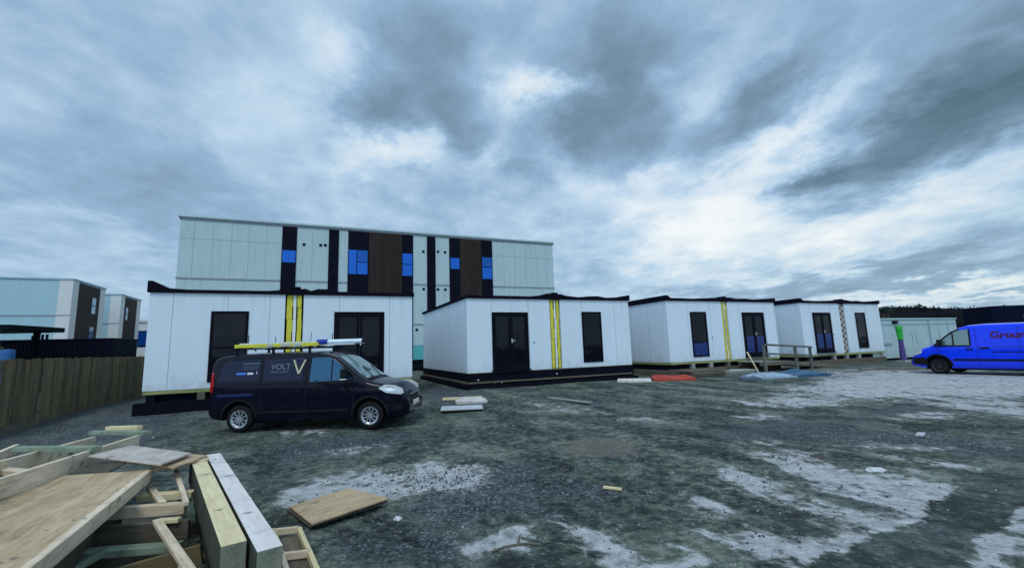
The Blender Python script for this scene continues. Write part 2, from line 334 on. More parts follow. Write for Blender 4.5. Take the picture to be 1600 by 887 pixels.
# ------------------------------------------------------------------ ground
def ground_material():
    m, nt, b = new_mat('compacted_yard')
    co = nt.node('ShaderNodeTexCoord').outputs['Object']
    s = nt.node('ShaderNodeSeparateXYZ'); nt.put(s.inputs[0], co); gx, gy = s.outputs[0], s.outputs[1]
    wA = nt.noise(co, 0.8, 6, 0.6, 0.4); wB = nt.noise(nt.mapping(co, (1,1,1), (0,0,0), (9,4,2)), 0.8, 6, 0.6, 0.4)
    wx = nt.m('ADD', gx, nt.m('MULTIPLY', nt.m('SUBTRACT', wA, 0.5), 0.9)); wy = nt.m('ADD', gy, nt.m('MULTIPLY', nt.m('SUBTRACT', wB, 0.5), 0.9))
    def patch(x0, y0, a_, b_, c_, d_, amp):
        # soft-edged elliptical area of the yard at (x0, y0)
        dx = nt.m('SUBTRACT', wx, x0); dy = nt.m('SUBTRACT', wy, y0)
        u = nt.m('ADD', nt.m('MULTIPLY', dx, a_), nt.m('MULTIPLY', dy, b_)); v = nt.m('ADD', nt.m('MULTIPLY', dx, c_), nt.m('MULTIPLY', dy, d_))
        return nt.m('MULTIPLY', nt.m('EXPONENT', nt.m('MULTIPLY', nt.m('ADD', nt.m('MULTIPLY', u, u), nt.m('MULTIPLY', v, v)), -1.0)), amp)
    def total(lst):
        a_ = None
        for p in lst:
            g_ = patch(*p); a_ = g_ if a_ is None else nt.m('ADD', a_, g_)
        return a_
    # base: damp dark grit, lighter dry grit, blue-black wet gravel
    n1 = nt.noise(nt.mapping(nt.mapping(co, rot=(0,0,1.107)), (0.6, 1.15, 1)), 1.1, 8, 0.64, 0.5)
    n2 = nt.noise(co, 5.5, 8, 0.72, 0.3); n3 = nt.noise(co, 26.0, 6, 0.75); n4 = nt.noise(co, 11.0, 5, 0.7)
    vor = nt.node('ShaderNodeTexVoronoi'); nt.put(vor.inputs['Vector'], co); vor.inputs['Scale'].default_value = 42.0
    vcol = nt.node('ShaderNodeSeparateColor'); nt.put(vcol.inputs[0], vor.outputs['Color'])
    f = nt.m('ADD', nt.m('ADD', nt.m('MULTIPLY', n1, 0.40), nt.m('MULTIPLY', n2, 0.30)), nt.m('ADD', nt.m('MULTIPLY', n3, 0.15), nt.m('MULTIPLY', n4, 0.15)))
    c = nt.ramp(f, [(0.40, (0.005, 0.008, 0.010)), (0.468, (0.028, 0.040, 0.036)), (0.53, (0.095, 0.122, 0.098)), (0.61, (0.28, 0.31, 0.25))])
    # chips of pale stone
    chips = nt.m('MULTIPLY', nt.ramp(vcol.outputs[0], [(0.90, 0.0), (0.97, 1.0)]), nt.ramp(n2, [(0.42, 0.0), (0.62, 1.0)]))
    c = nt.mix(nt.m('MULTIPLY', chips, 0.55), c, (0.42, 0.44, 0.45))
    # wet gravel areas
    wet = total([(-0.36,5.23,1.979,0.068,-0.592,-1.604,1.00),(-0.76,4.58,2.644,0.597,0.910,-2.142,0.70),(0.01,5.97,2.026,-0.020,-0.324,-2.786,0.80),(-2.81,8.15,0.799,0.292,0.405,-1.316,0.85),(-3.42,7.50,1.590,0.784,1.288,-1.983,0.50),(-11.37,12.90,0.385,0.354,0.322,0.065,1.20),(-10.43,9.97,0.773,0.857,0.542,0.204,1.20),(-2.24,15.02,0.936,0.130,-0.400,-0.403,0.80),(1.62,12.26,0.959,-0.144,-0.862,-0.791,0.60),(5.27,7.41,0.569,-0.428,-0.682,-1.272,1.00),(6.33,6.35,1.258,-1.338,-1.357,-1.520,0.80),(4.09,7.89,1.139,-0.615,-0.364,-2.154,0.60),(0.63,5.13,2.033,-0.282,-0.325,-3.233,0.60),(5.33,8.63,0.922,-0.578,0.523,-2.932,0.50),(8.08,9.73,1.204,-0.988,1.296,-2.303,0.60),(3.30,4.66,1.215,-1.077,-6.505,-0.948,0.60),(-0.62,3.75,2.202,0.357,-0.254,-3.599,0.60),(3.25,4.08,1.890,-1.871,-7.676,-2.253,0.40),(-3.24,6.04,1.980,1.181,0.567,-0.758,0.40),(-1.34,3.91,3.153,1.099,-0.202,-2.772,0.50),(4.10,9.67,1.055,-0.464,-0.394,-1.888,0.50),(0.30,4.49,2.727,-0.222,-0.436,-5.021,0.50)])
    wf = nt.ramp(nt.m('ADD', nt.m('MULTIPLY', wet, 0.9), nt.m('MULTIPLY', nt.m('SUBTRACT', nt.m('ADD', nt.m('MULTIPLY', n2, .5), nt.m('MULTIPLY', n1, .5)), 0.5), 2.4)), [(0.16, 0.0), (0.46, 1.0)])
    grav = nt.ramp(nt.m('ADD', nt.m('MULTIPLY', vcol.outputs[1], 0.55), nt.m('MULTIPLY', n3, 0.45)), [(0.25, (0.007, 0.010, 0.016)), (0.58, (0.040, 0.050, 0.064)), (0.80, (0.22, 0.25, 0.28))])
    c = nt.mix(nt.m('MULTIPLY', wf, 0.68), c, grav)
    # brownish spill and rusty clump
    br = nt.ramp(nt.m('ADD', total([(1.33,7.28,1.511,-0.326,-0.735,-1.235,1.00),(0.57,6.75,2.674,-0.256,-0.428,-3.199,0.40),(-1.64,7.98,1.501,0.308,-0.480,-3.161,0.30)]), nt.m('MULTIPLY', nt.m('SUBTRACT', n2, 0.5), 1.0)), [(0.3, 0.0), (0.65, 1.0)])
    c = nt.mix(nt.m('MULTIPLY', br, 0.6), c, (0.19, 0.17, 0.15))
    ru = nt.ramp(nt.m('ADD', total([(3.84,6.10,3.110,-2.116,-1.725,-3.412,1.00)]), nt.m('MULTIPLY', nt.m('SUBTRACT', n2, 0.5), 1.2)), [(0.35, 0.0), (0.6, 1.0)])
    c = nt.mix(nt.m('MULTIPLY', ru, 0.8), c, (0.055, 0.022, 0.025))
    # dried pale slurry in streaks along the traffic
    fr = total([(3.57,5.42,1.065,-0.837,-1.871,-0.483,0.90),(3.92,4.51,2.044,-2.141,-1.625,-0.175,1.00),(2.98,3.84,1.958,-1.862,-3.769,-2.701,0.55),(2.58,5.23,2.356,-1.512,-2.884,-0.788,0.75),(2.01,3.51,2.103,-1.649,-3.004,-2.172,0.95),(2.63,3.50,3.003,-2.665,-1.656,-3.282,0.95),(3.34,3.42,3.042,-2.833,1.779,-5.625,1.00),(4.52,4.28,4.674,-4.613,2.982,-6.864,0.95),(5.20,5.80,2.068,-2.008,-2.846,-3.211,0.60),(4.59,4.88,4.267,-4.362,-1.907,-4.458,0.70),(1.87,4.74,3.190,-1.768,-6.391,-2.937,0.55),(0.60,3.83,2.012,-0.803,-5.649,-3.740,0.85),(1.18,3.44,3.949,-1.510,-0.579,-8.688,0.85),(-0.12,3.97,4.536,0.594,3.537,-6.261,0.75),(-0.27,3.84,4.082,0.896,5.023,-6.315,0.70),(0.04,3.87,6.690,-0.675,-3.270,-6.726,0.55),(-1.49,5.71,0.976,0.286,0.462,-1.700,0.95),(-0.87,5.78,2.792,0.413,-0.223,-2.019,0.60),(-2.00,5.39,2.216,0.979,1.703,-2.245,0.60),(-2.43,5.21,3.408,1.914,3.189,-2.764,0.45),(6.87,11.27,0.789,-0.494,-0.289,-1.059,0.62),(9.65,12.82,0.461,-0.355,-0.221,-0.664,0.60),(14.57,15.51,0.239,-0.229,-0.254,-0.118,0.90),(10.12,9.59,0.926,-1.015,-0.757,-0.384,0.62),(5.19,9.45,1.682,-0.956,-0.485,-2.321,0.50),(7.85,8.89,2.014,-1.837,-0.430,-2.058,0.60),(11.67,13.91,0.509,-0.436,-0.163,-0.401,0.90),(6.78,6.28,3.840,-4.329,-0.737,-5.183,0.50),(3.70,7.16,2.514,-1.358,-0.644,-4.237,0.30),(-2.63,7.62,1.564,0.592,2.028,-3.289,0.35),(1.19,11.45,0.885,-0.104,-0.873,-1.303,0.35),(2.58,9.56,1.247,-0.352,-0.479,-2.401,0.30),(1.64,3.94,3.489,-2.131,-8.738,-5.429,0.55),(14.12,13.28,0.594,-0.644,-0.142,-0.363,0.75),(1.16,3.79,5.118,-2.666,-11.305,-7.665,0.50),(2.88,4.27,2.673,-2.326,-9.183,-2.411,0.50),(-4.36,9.53,1.250,0.594,0.473,-1.902,0.35),(2.60,4.45,3.064,-2.340,-7.675,-2.445,0.45),(5.55,6.46,0.933,-0.838,-0.448,-3.148,0.30)])
    stv = nt.mapping(nt.mapping(co, rot=(0,0,1.107)), (0.8, 1.5, 1))
    sn = nt.noise(stv, 1.15, 9, 0.66, 0.9); sn2 = nt.noise(co, 6.0, 8, 0.72, 0.4)
    gate = nt.m('ADD', 0.30, nt.m('MULTIPLY', nt.m('MINIMUM', fr, 0.5), 1.4))
    ff = nt.m('ADD', nt.m('MULTIPLY', nt.m('MINIMUM', fr, 0.78), 0.88), nt.m('MULTIPLY', gate, nt.m('ADD', nt.m('MULTIPLY', nt.m('SUBTRACT', sn, 0.5), 2.7), nt.m('MULTIPLY', nt.m('SUBTRACT', sn2, 0.5), 2.2))))
    # wheel track of damp grit crossing the slurry
    px, py, qx, qy = 2.40, 3.15, 6.3, 5.76
    L = math.hypot(qx-px, qy-py); ux, uy = (qx-px)/L, (qy-py)/L
    dist = nt.m('ABSOLUTE', nt.m('ADD', nt.m('MULTIPLY', nt.m('SUBTRACT', wx, px), -uy), nt.m('MULTIPLY', nt.m('SUBTRACT', wy, py), ux)))
    tr = nt.ramp(dist, [(0.16, 1.0), (0.30, 0.0)])
    ff = nt.m('SUBTRACT', ff, nt.m('MULTIPLY', tr, 1.3))
    fm = nt.m('MULTIPLY', nt.ramp(ff, [(0.18, 0.0), (0.50, 1.0)]), nt.ramp(n2, [(0.34, 0.55), (0.52, 1.0)]))
    film = nt.ramp(ff, [(-0.05, 0.0), (0.42, 1.0)])
    c = nt.mix(nt.m('MULTIPLY', film, 0.30), c, (0.28, 0.30, 0.27))
    pale = nt.ramp(nt.m('ADD', nt.m('MULTIPLY', sn2, 0.6), nt.m('MULTIPLY', n3, 0.4)), [(0.34, (0.19, 0.21, 0.21)), (0.50, (0.44, 0.46, 0.47)), (0.66, (0.66, 0.67, 0.67))])
    c = nt.mix(nt.m('MULTIPLY', fm, 0.92), c, pale)
    c = nt.mix(nt.m('MULTIPLY', tr, 0.35), c, (0.05, 0.068, 0.068))
    hgt = nt.m('ADD', nt.m('ADD', nt.m('MULTIPLY', n3, 0.5), nt.m('MULTIPLY', n2, 1.1)), nt.m('MULTIPLY', nt.m('SUBTRACT', 1.0, vor.outputs['Distance']), 0.35))
    setp(nt, b, c, nt.m('SUBTRACT', 0.92, nt.m('MULTIPLY', wf, 0.25)), 0, 1.4, nt.bump(hgt, 0.75, 0.035), spec=0.3)
    return m

def ground_z(x, y):
    h = ground_h(x, y)
    d = math.hypot(x, y)
    if d < 60:
        k = smooth(60, 20, d) if d > 20 else 1.0
        h += k * (0.022 * noise.noise((x*0.55, y*0.55, 1.3)) + 0.012 * noise.noise((x*1.9, y*1.9, 5.1)) + 0.006*noise.noise((x*6, y*6, 2.2)))
    return h
def axis(vals):
    o = []
    for a_, b_, st in vals:
        n = max(1, int(round((b_-a_)/st))); o += [a_ + (b_-a_)*i/n for i in range(n)]
    return o + [vals[-1][1]]
gxs = axis([(-900,-100,100),(-100,-30,7),(-30,-12,1.0),(-12,-5,0.2),(-5,7,0.08),(7,16,0.25),(16,40,1.0),(40,110,7),(110,900,100)])
gys = axis([(-600,-60,90),(-60,-6,6),(-6,2,0.5),(2,8,0.08),(8,14,0.15),(14,26,0.5),(26,60,2),(60,140,10),(140,1400,100)])
g = MB(); nx = len(gxs)
g.v = [(x, y, ground_z(x, y)) for y in gys for x in gxs]
g.f = [(j*nx+i, j*nx+i+1, (j+1)*nx+i+1, (j+1)*nx+i) for j in range(len(gys)-1) for i in range(nx-1)]; g.m = [0]*len(g.f)
gr = g.build('ground', ground_material(), smooth_=True, recalc=False); tag(gr, kind='structure')

# loose stones: nobody could count them
def stone_field():
    m, nt, b = new_mat('loose_stone')
    rnd = nt.node('ShaderNodeNewGeometry').outputs['Random Per Island']
    c = nt.ramp(rnd, [(0.0, (0.02, 0.028, 0.045)), (0.5, (0.06, 0.075, 0.09)), (0.85, (0.13, 0.15, 0.16)), (0.97, (0.28, 0.30, 0.31)), (1.0, (0.45, 0.47, 0.48))])
    setp(nt, b, c, 0.8)
    bmi = bmesh.new(); bmesh.ops.create_icosphere(bmi, subdivisions=1, radius=1.0)
    ico = [v.co.copy() for v in bmi.verts]; fac = [tuple(v.index for v in f.verts) for f in bmi.faces]; bmi.free()
    mb = MB()
    spots = [(-0.4,5.6,1.0,0.55,900),(-2.7,7.7,1.6,0.5,450),(-9.0,11,1.8,2.5,500),(1.0,5.2,2.2,1.2,500),(3.5,6.5,2.5,1.5,350),(-1.6,4.8,1.2,0.9,250),(2.2,4.2,1.6,0.8,300),(-2,12.5,2,1.0,250),(5.8,7.3,2,0.6,250),(0.8,9,4,2,350),(-6,9.6,1.5,0.8,150),(3.9,6.15,0.4,0.12,70),(-1.3,5.8,0.7,0.3,150)]
    for cx, cy, sx_, sy_, n in spots:
        for _ in range(n):
            x = random.gauss(cx, sx_*0.6); y = random.gauss(cy, sy_*0.6)
            if y < 2.2: continue
            r = random.choice((0.005,0.006,0.008,0.010,0.012,0.015)) * random.uniform(0.7,1.2)
            if random.random() < 0.008: r *= 2.0
            q = Matrix.Rotation(random.random()*6.28, 3, Vector((random.random(),random.random(),random.random()+.01)).normalized())
            s3 = (random.uniform(.7,1.3), random.uniform(.7,1.3), random.uniform(.5,.9))
            z = ground_z(x, y) + r*0.25
            mb.add([Vector((x,y,z)) + q @ Vector((p.x*s3[0]*r, p.y*s3[1]*r, p.z*s3[2]*r))*random.uniform(.85,1.15) for p in ico], fac)
    tag(mb.build('gravel', m, recalc=False), kind='stuff')
stone_field()

# ------------------------------------------------------------------ site cabins
GZ = 0.125
def make_cabin(org, width, openings, strip, fascia, label, skirt_kind, seams, stain=False):
    root = empty('site_cabin', (org[0], org[1], GZ), YAW)
    tag(root, label, 'cabin', 'white site cabins along the yard')
    Z0, Z1 = 0.696-GZ, 3.46-GZ; s0, s1 = strip; dep = 7.45
    for k, (a_, b_) in enumerate(((0, s0), (s1, width))):
        mb = MB(); mb.box(a_, b_, 0, dep, Z0, Z1)
        for sm in seams:
            if a_ < sm < b_:
                top = Z1; bot = Z0
                for (o0, o1, oz0, oz1, kind) in openings:
                    if o0-.03 < sm < o1+.03: bot = oz1 - GZ + .02
                mb.box(sm-.006, sm+.006, -0.003, 0.01, bot, top, 1)
        for d in (1.25, 2.5, 3.75, 5.0, 6.25):
            if k == 0: mb.box(-0.003, 0.01, d-.005, d+.005, Z0, Z1, 1)
        mb.build('wall', [W_CABIN, SEAM], root, bevel=0.0)
    # recess behind the joint strip, strip of taped insulation
    MB().box(s0, s1, 0.12, dep, Z0, Z1).build('joint_panel', FRAME, root)
    st = MB(); wd = s1 - s0
    if skirt_kind == 'chequer':
        n = 17
        for i in range(n):
            for j in range(2):
                za = lerp(Z0+.05, Z1-.05, i/n); zb = lerp(Z0+.05, Z1-.05, (i+1)/n)
                st.box(s0+.06+j*(wd-.12)/2, s0+.06+(j+1)*(wd-.12)/2, 0.03+.004*((i+j)%2), 0.10, za, zb, (i+j) % 2)
        st.build('joint_tape', [plain('pinkish_tape', (0.42,0.40,0.42), .5, var=.2), DARKWOOD], root)
    else:
        for j, mi in ((0,0),(1,2),(2,1),(3,2),(4,0)):
            wa = s0 + .05 + (wd-.1)*(0, .37, .43, .64, .70)[j]; wb = s0 + .05 + (wd-.1)*(.37, .43, .64, .70, 1.0)[j]
            n = 7
            for i in range(n):
                za = lerp(Z0+.02, Z1-.02, i/n); zb = lerp(Z0+.02, Z1-.02, (i+1)/n) - .004
                jit = random.uniform(-.012, .012)
                st.box(wa+jit, wb+jit, 0.02+random.uniform(0,.02), 0.10, za, zb, mi)
        st.build('joint_tape', [YEL, WTAPE, SKIRT], root)
    # roof membrane over kerbs: profile along the front
    for a_, b_ in ((-0.06, s0), (s1, width+0.06)):
        fascia = [(x_, z_) for x_, z_ in fascia]
        prof = [(a_, interp(fascia, a_))] + [(x, z) for x, z in fascia if a_ < x < b_] + [(b_, interp(fascia, b_))]
        poly = [(a_, Z1-.02), (b_, Z1-.02)] + [(x, Z1+z) for x, z in reversed(prof)]
        mb = MB(); mb.prism(poly, -0.07, dep+.06)
        mb.build('roof', FELT, root, bevel=0.008)
    zc = interp(fascia, (s0+s1)/2)
    jc = MB(); jc.box(s0+.001, s1-.001, -0.065, dep, Z1-.03, Z1+zc-.02); jc.box(s0+.12, s1-.1, -0.09, 0.3, Z1+zc-.02, Z1+zc+.04)
    jc.build('joint_cap', FELT, root, bevel=0.01)
    # base: timber sole plate, packers, black skirt and skids
    MB().box(0.01, width-.01, 0.012, dep, Z0-.10, Z0).build('sole_plate', SILLWOOD, root)
    if skirt_kind == 'skirt':
        MB().box(-0.02, width+.02, -0.05, dep, 0.03, Z0-.02).build('skirt', SKIRT, root, bevel=0.01)
        MB().box(-0.18, width+.1, -0.22, dep, -0.10, 0.12).box(-0.18, 0.02, -0.30, dep, 0.12, 0.17).build('skid_beam', SKIRT, root, bevel=0.015)
        for x, z in ((.35,.30),(1.02,.17),(1.28,.16),(3.62,.36),(4.4,.20)):
            MB().box(x, x+.05, -.075, -.045, z, z+.035).build('fixing_block', WTAPE, root)
        MB().box(-.10, -.025, .0, dep, .20, .27).box(-.02, width-.1, -.10, -.052, .19, .25).build('ledger_beam', DARKWOOD, root)
    else:
        MB().box(0.05, width-.05, 0.18, dep-.1, -0.05, Z0-.10).build('underfloor', SKIRT, root)
        sk = MB()
        sk.box(-0.15, width*.98, -0.12, .12, -0.10, 0.26); sk.box(-0.16, .1, .12, dep, -.10, .22)
        sk.build('skid_beam', SKIRT if skirt_kind == 'yellow_dark' else DARKWOOD, root, bevel=0.012)
        n = 7
        for i in range(n):
            x = lerp(.12, width-.3, i/(n-1))
            MB().box(x, x+.18, 0.0, .17, .262, Z0-.10).build('packing_block', random.choice((GREYWOOD, SKIRT, DARKWOOD)), root)
    # doors and windows
    for (o0, o1, oz0, oz1, kind) in openings:
        oz0 -= GZ; oz1 -= GZ
        fr = MB(); t_ = .07
        for q in ((o0, o0+t_, oz0, oz1), (o1-t_, o1, oz0, oz1)): fr.box(q[0], q[1], -.035, .02, q[2], q[3])
        for q in ((oz0, oz0+t_), (oz1-t_, oz1)): fr.box(o0+t_, o1-t_, -.035, .02, q[0], q[1])
        name = 'double_door' if kind.startswith('door') else 'window'
        f = fr.build(name, FRAME, root, bevel=.004)
        if kind.startswith('door'):
            mid = (o0+o1)/2
            for a_, b_ in ((o0+t_, mid), (mid, o1-t_)):
                l = MB()
                l.box(a_+.004, a_+.09, -.028, .018, oz0+t_+.003, oz1-t_-.003); l.box(b_-.09, b_-.004, -.028, .018, oz0+t_+.003, oz1-t_-.003)
                l.box(a_+.09, b_-.09, -.028, .018, oz1-t_-.10, oz1-t_-.003); l.box(a_+.09, b_-.09, -.028, .018, oz0+t_+.003, oz0+t_+.12)
                l.build('door_leaf', FRAME, f)
                p = MB(); p.box(a_+.09, b_-.09, -.012, .01, oz0+t_+.12, oz1-t_-.10); p.build('pane', GLASS_D, f)
                if 'film' in kind:
                    p = MB(); p.box(a_+.09, b_-.09, -.018, -.0125, oz0+t_+.12, oz0+.95); p.build('protective_film', GLASS_LOW, f)
            h = MB(); h.box(mid+.02, mid+.05, -.06, -.028, oz0+1.0, oz0+1.16); h.bar((mid+.035,-.065,oz0+1.08), (mid+.16,-.065,oz0+1.08), .018, .018); h.build('handle', CHROME, f)
            th = MB(); th.box(o0-.03, o1+.03, -.13, .0, oz0-.05, oz0-.003); th.build('threshold', FRAME, root)
        else:
            p = MB(); p.box(o0+t_, o1-t_, -.012, .01, oz0+t_, oz1-t_); p.build('pane', GLASS_D, f)
            if 'film' in kind:
                p = MB(); p.box(o0+t_, o1-t_, -.018, -.0125, oz0+t_, oz0+.62); p.build('protective_film', GLASS_LOW, f)
            if 'bar' in kind:
                p = MB(); p.box(o0+t_, o1-t_, -.03, -.0125, oz0+.95, oz0+1.01); p.build('transom', FRAME, f)
    # small wall fittings on the front
    sw = MB()
    sw.tube((s0-.75, 0, 1.62), (s0-.75, -.03, 1.62), .025, 8); sw.build('vent', FRAME, root)
    if stain:
        pass
    return root

FAS_A = [(-.06,.50),(.06,.50),(.40,.12),(.9,.085),(2.9,.09),(3.2,.12),(3.42,.26),(3.93,.26),(4.15,.12),(4.35,.24),(4.75,.24),(4.95,.11),(7.1,.10),(7.42,.14)]
FAS_B = [(-.06,.11),(2.6,.10),(3.0,.16),(3.35,.32),(3.93,.32),(4.2,.19),(4.8,.10),(5.3,.16),(5.75,.20),(6.2,.10),(6.7,.13),(7.42,.34)]
FAS_C = [(-.06,.34),(.06,.33),(.25,.12),(1.5,.10),(2.6,.16),(3.43,.27),(3.93,.25),(4.4,.15),(4.9,.19),(5.5,.12),(6.3,.18),(7.2,.30)]
FAS_A, FAS_B, FAS_C = [[(x_, (z_ if z_ < .13 else .13+(z_-.13)*.62)*.85) for x_, z_ in q_] for q_ in (FAS_A, FAS_B, FAS_C)]
make_cabin((-10.24, 12.38), 7.36, [(1.49, 2.45, .86, 2.91, 'window bar'), (4.85, 6.42, .80, 2.90, 'door')], (3.42, 3.94), FAS_A,
           'white site cabin behind the dark navy van, nearest the wooden fence', 'yellow_dark', [.55, 1.9, 3.0, 5.0, 6.6])
make_cabin((-1.71, 16.33), 7.36, [(.98, 2.49, .75, 2.92, 'door'), (4.95, 5.90, .88, 2.945, 'window')], (3.47, 3.95), FAS_B,
           'white site cabin on a long black skirt, second from the fence', 'skirt', [.98, 2.52, 4.95, 6.6])
make_cabin((6.87, 19.79), 7.07, [(1.35, 2.33, .89, 2.94, 'window film'), (4.68, 6.21, .79, 2.92, 'door film')], (3.36, 3.76), FAS_C,
           'white site cabin with a timber ramp and handrail at its double door', 'yellow', [1.2, 2.6, 4.5, 6.3], True)
make_cabin((15.18, 23.41), 7.06, [(.92, 2.42, .82, 2.925, 'door film'), (4.66, 5.57, .93, 2.93, 'window')], (3.28, 3.75), FAS_C,
           'white site cabin with a dark and pale chequered joint strip, farthest along the row', 'chequer', [.8, 2.5, 4.6, 5.7], True)

# ------------------------------------------------------------------ big block behind
def make_block():
    root = empty('accommodation_block', (-20.7, 26.86, 0.08), YAW)
    tag(root, 'large three storey white block with dark and brown panels behind the cabins', 'building')
    H, L, dp = 10.4, 26.52, 9.0
    wl = MB(); wl.box(0, L, 0, dp, 1.9, H-.12)
    for s_ in [.76,1.79,2.81,3.79,4.79,7.6,12.6,21.9,22.9,23.9,24.9,25.8]:
        wl.box(s_-.012, s_+.012, -.004, .02, 6.52, H-.3, 1)
    for s_ in [6.7, 8.1, 14.6, 16.9]: wl.box(s_-.01, s_+.01, -.004, .02, 3.5, 6.3, 1)
    for a_, b_ in ((0,5.7),(20.95,L)): wl.box(a_, b_, -.005, .02, 8.92, 8.95, 1)
    wl.build('wall', [W_BIG, SEAM], root)
    cp = MB(); cp.box(-.12, L+.12, -.14, dp+.1, H-.12, H+.02); cp.build('roof', [W_BIG], root, bevel=.01)
    MB().box(-.06, L+.06, -.06, dp, H-.24, H-.125).build('eaves_trim', SEAM, root)
    for z in (6.42, 3.44):
        MB().box(-.03, L+.03, -.045, .1, z-.05, z+.05).build('floor_band', SEAM, root)
    MB().box(-.02, L+.02, -.02, dp, .85, 1.895).build('plinth', TEAL, root)
    MB().box(.05, L-.05, .06, dp-.1, -.2, .85).build('base', SKIRT, root)
    def dark(a_, b_, z0=.9, z1=H-.25): MB().box(a_, b_, -.06, .03, z0, z1).build('dark_panel', NAVYDARK, root)
    dark(5.72, 6.62); dark(8.64, 9.30); dark(15.58, 16.23)
    dark(9.92, 11.34); dark(13.69, 14.52); dark(17.33, 18.18); dark(19.96, 20.90)
    for a_, b_ in ((11.342, 13.688), (18.182, 19.958)):
        bp = MB(); bp.box(a_, b_, -.05, .03, .9, H-.25); n = int((b_-a_)/.12)
        for i in range(n):
            x = a_ + (i+.2)*(b_-a_)/n; bp.box(x, x+.07, -.085, -.05, .9, H-.25)
        bp.build('timber_panel', BROWN, root)
    def win(a_, b_, z0, z1, cells):
        fr = MB(); fr.box(a_, b_, -.085, -.058, z0, z1)
        f = fr.build('window', FRAME, root)
        for (u0, u1, v0, v1) in cells:
            p = MB(); p.box(lerp(a_, b_, u0)+.03, lerp(a_, b_, u1)-.03, -.10, -.0855, lerp(z0, z1, v0)+.03, lerp(z0, z1, v1)-.03); p.build('pane', random.choice((GLASS_B, GLASS_B, GLASS_B2)), f)
    win(5.75, 6.60, 7.62, 8.50, [(0,1,0,1)])
    win(9.94, 11.28, 6.98, 8.78, [(0,.43,0,1),(.43,1,.5,1),(.43,1,0,.5)])
    win(13.70, 14.48, 6.98, 8.72, [(0,1,.52,1),(0,1,0,.52)])
    win(17.38, 18.15, 7.66, 8.58, [(0,1,0,1)])
    win(19.98, 20.86, 6.95, 8.76, [(0,1,.55,1),(0,1,0,.55)])
    for (s_, z) in [(7.07,8.96),(8.12,8.98),(8.42,9.0),(15.30,8.94),(16.44,9.0),(17.0,8.98),(16.42,6.06),(17.0,6.06),(14.8,3.02),(15.32,6.06)]:
        v = MB(); v.box(s_-.09, s_+.09, -.03, .02, z-.09, z+.09); v.build('vent', FRAME, root)
BROWN = wood('brown_cladding', (0.010, 0.006, 0.005), (0.034, 0.020, 0.016), (14,14,.7), weather=0.2)
make_block()

def far_block(org, label, wins, dp=7.9, wide=32, panel=(1.3, 6.5)):
    root = empty('accommodation_block', (org[0], org[1], 0.0), YAW)
    tag(root, label, 'building', 'white blocks beyond the fence')
    H = 10.45
    MB().box(-wide, 0, 0, dp, 0, H-.1).build('wall', W_FAR, root)
    MB().box(-wide-.1, .12, -.12, dp+.1, H-.1, H+.05).build('roof', W_FAR, root)
    for z in (6.5, 3.85): MB().box(-wide, .03, -.05, .05, z-.07, z+.07).build('floor_band', SEAM, root)
    MB().box(-wide, .02, -.03, .05, 2.3, 3.1).build('plinth', TEAL, root)
    cr = MB(); cr.box(-.05, .035, -.035, panel[0], 0, H-.105); cr.box(-.05, .035, panel[1], dp+.02, 0, H-.105); cr.box(-1.1, -.05, -.035, .02, 0, H-.105); cr.build('corner_trim', CREAM, root)
    MB().box(-.05, .055, panel[0]+.002, panel[1]-.002, 0, H-.25).build('dark_panel', BROWN, root)
    for (d0, d1, z0, z1) in wins:
        f = MB().box(.0, .075, d0, d1, z0, z1).build('window', FRAME, root)
        MB().box(.0, .09, d0+.08, d1-.08, z0+.08, (z0+z1)/2-.05).box(.0, .09, d0+.08, d1-.08, (z0+z1)/2+.05, z1-.08).build('pane', GLASS_FAR, f)
GLASS_FAR = glass('far_pane', (0.28, 0.38, 0.45), 0.12, 1.5, 0.7)
far_block((-47.55, 47.24), 'white block with brown side panel above the wooden fence, farthest left', [(4.5, 5.6, 7.0, 9.0), (4.5, 5.6, 4.1, 5.6)])
far_block((-53.2, 59.6), 'narrow looking white block between its larger neighbour and the first cabin', [(1.7, 2.5, 7.0, 8.9)], dp=7.2, wide=14, panel=(1.3, 5.7))
lb = empty('low_building', (-61.5, 71.5, 0), YAW)
tag(lb, 'low pale building with a blue window glimpsed beside the first cabin', 'building')
MB().box(0, 14, 0, 8, 0, 7.6).build('wall', CREAM, lb); MB().box(-.2, 14.2, -.2, 8.2, 7.6, 8.0).build('roof', CREAM, lb)
f = MB().box(.4, 13, -.06, .05, 3.6, 6.2).build('window', FRAME, lb); MB().box(.6, 12.8, -.09, -.05, 3.8, 6.0).build('pane', GLASS_B, f)

# ------------------------------------------------------------------ fence and what stands behind it
def make_fence():
    p0 = Vector((-10.62, 7.75, 0)); p1 = Vector((-15.2, 19.0, 0)); d = (p1-p0); Ln = d.length; ang = math.atan2(d.y, d.x)
    root = empty('wooden_fence', p0, ang)
    tag(root, 'weathered brown vertical board fence running back along the left side', 'fence')
    bay = 2.0; n = int(Ln / bay) + 1
    for k in range(n):
        mb = MB(); x = k*bay + .005
        while x < (k+1)*bay - .02:
            wd = random.uniform(.095, .125); top = 1.66 + random.uniform(-.015, .02) + .004*k; off = random.choice((0, .022))
            x1 = min(x+wd, (k+1)*bay-.005)
            mb.box(x, x1, -.04-off, -.018-off, .05, top); x += wd + random.uniform(.0, .012)
        mb.build('board_panel', FENCEW, root)
    for k in range(n+1):
        MB().box(k*bay-.05, k*bay+.05, .045, .145, -.1, 1.60).build('post', FENCEW, root)
    for z in (.35, 1.0, 1.45):
        MB().box(0, n*bay, -.017, .044, z-.04, z+.04).build('rail', FENCEW, root)
    MB().box(0, n*bay, -.09, -.064, -.05, .17).build('gravel_board', DARKWOOD, root)
make_fence()

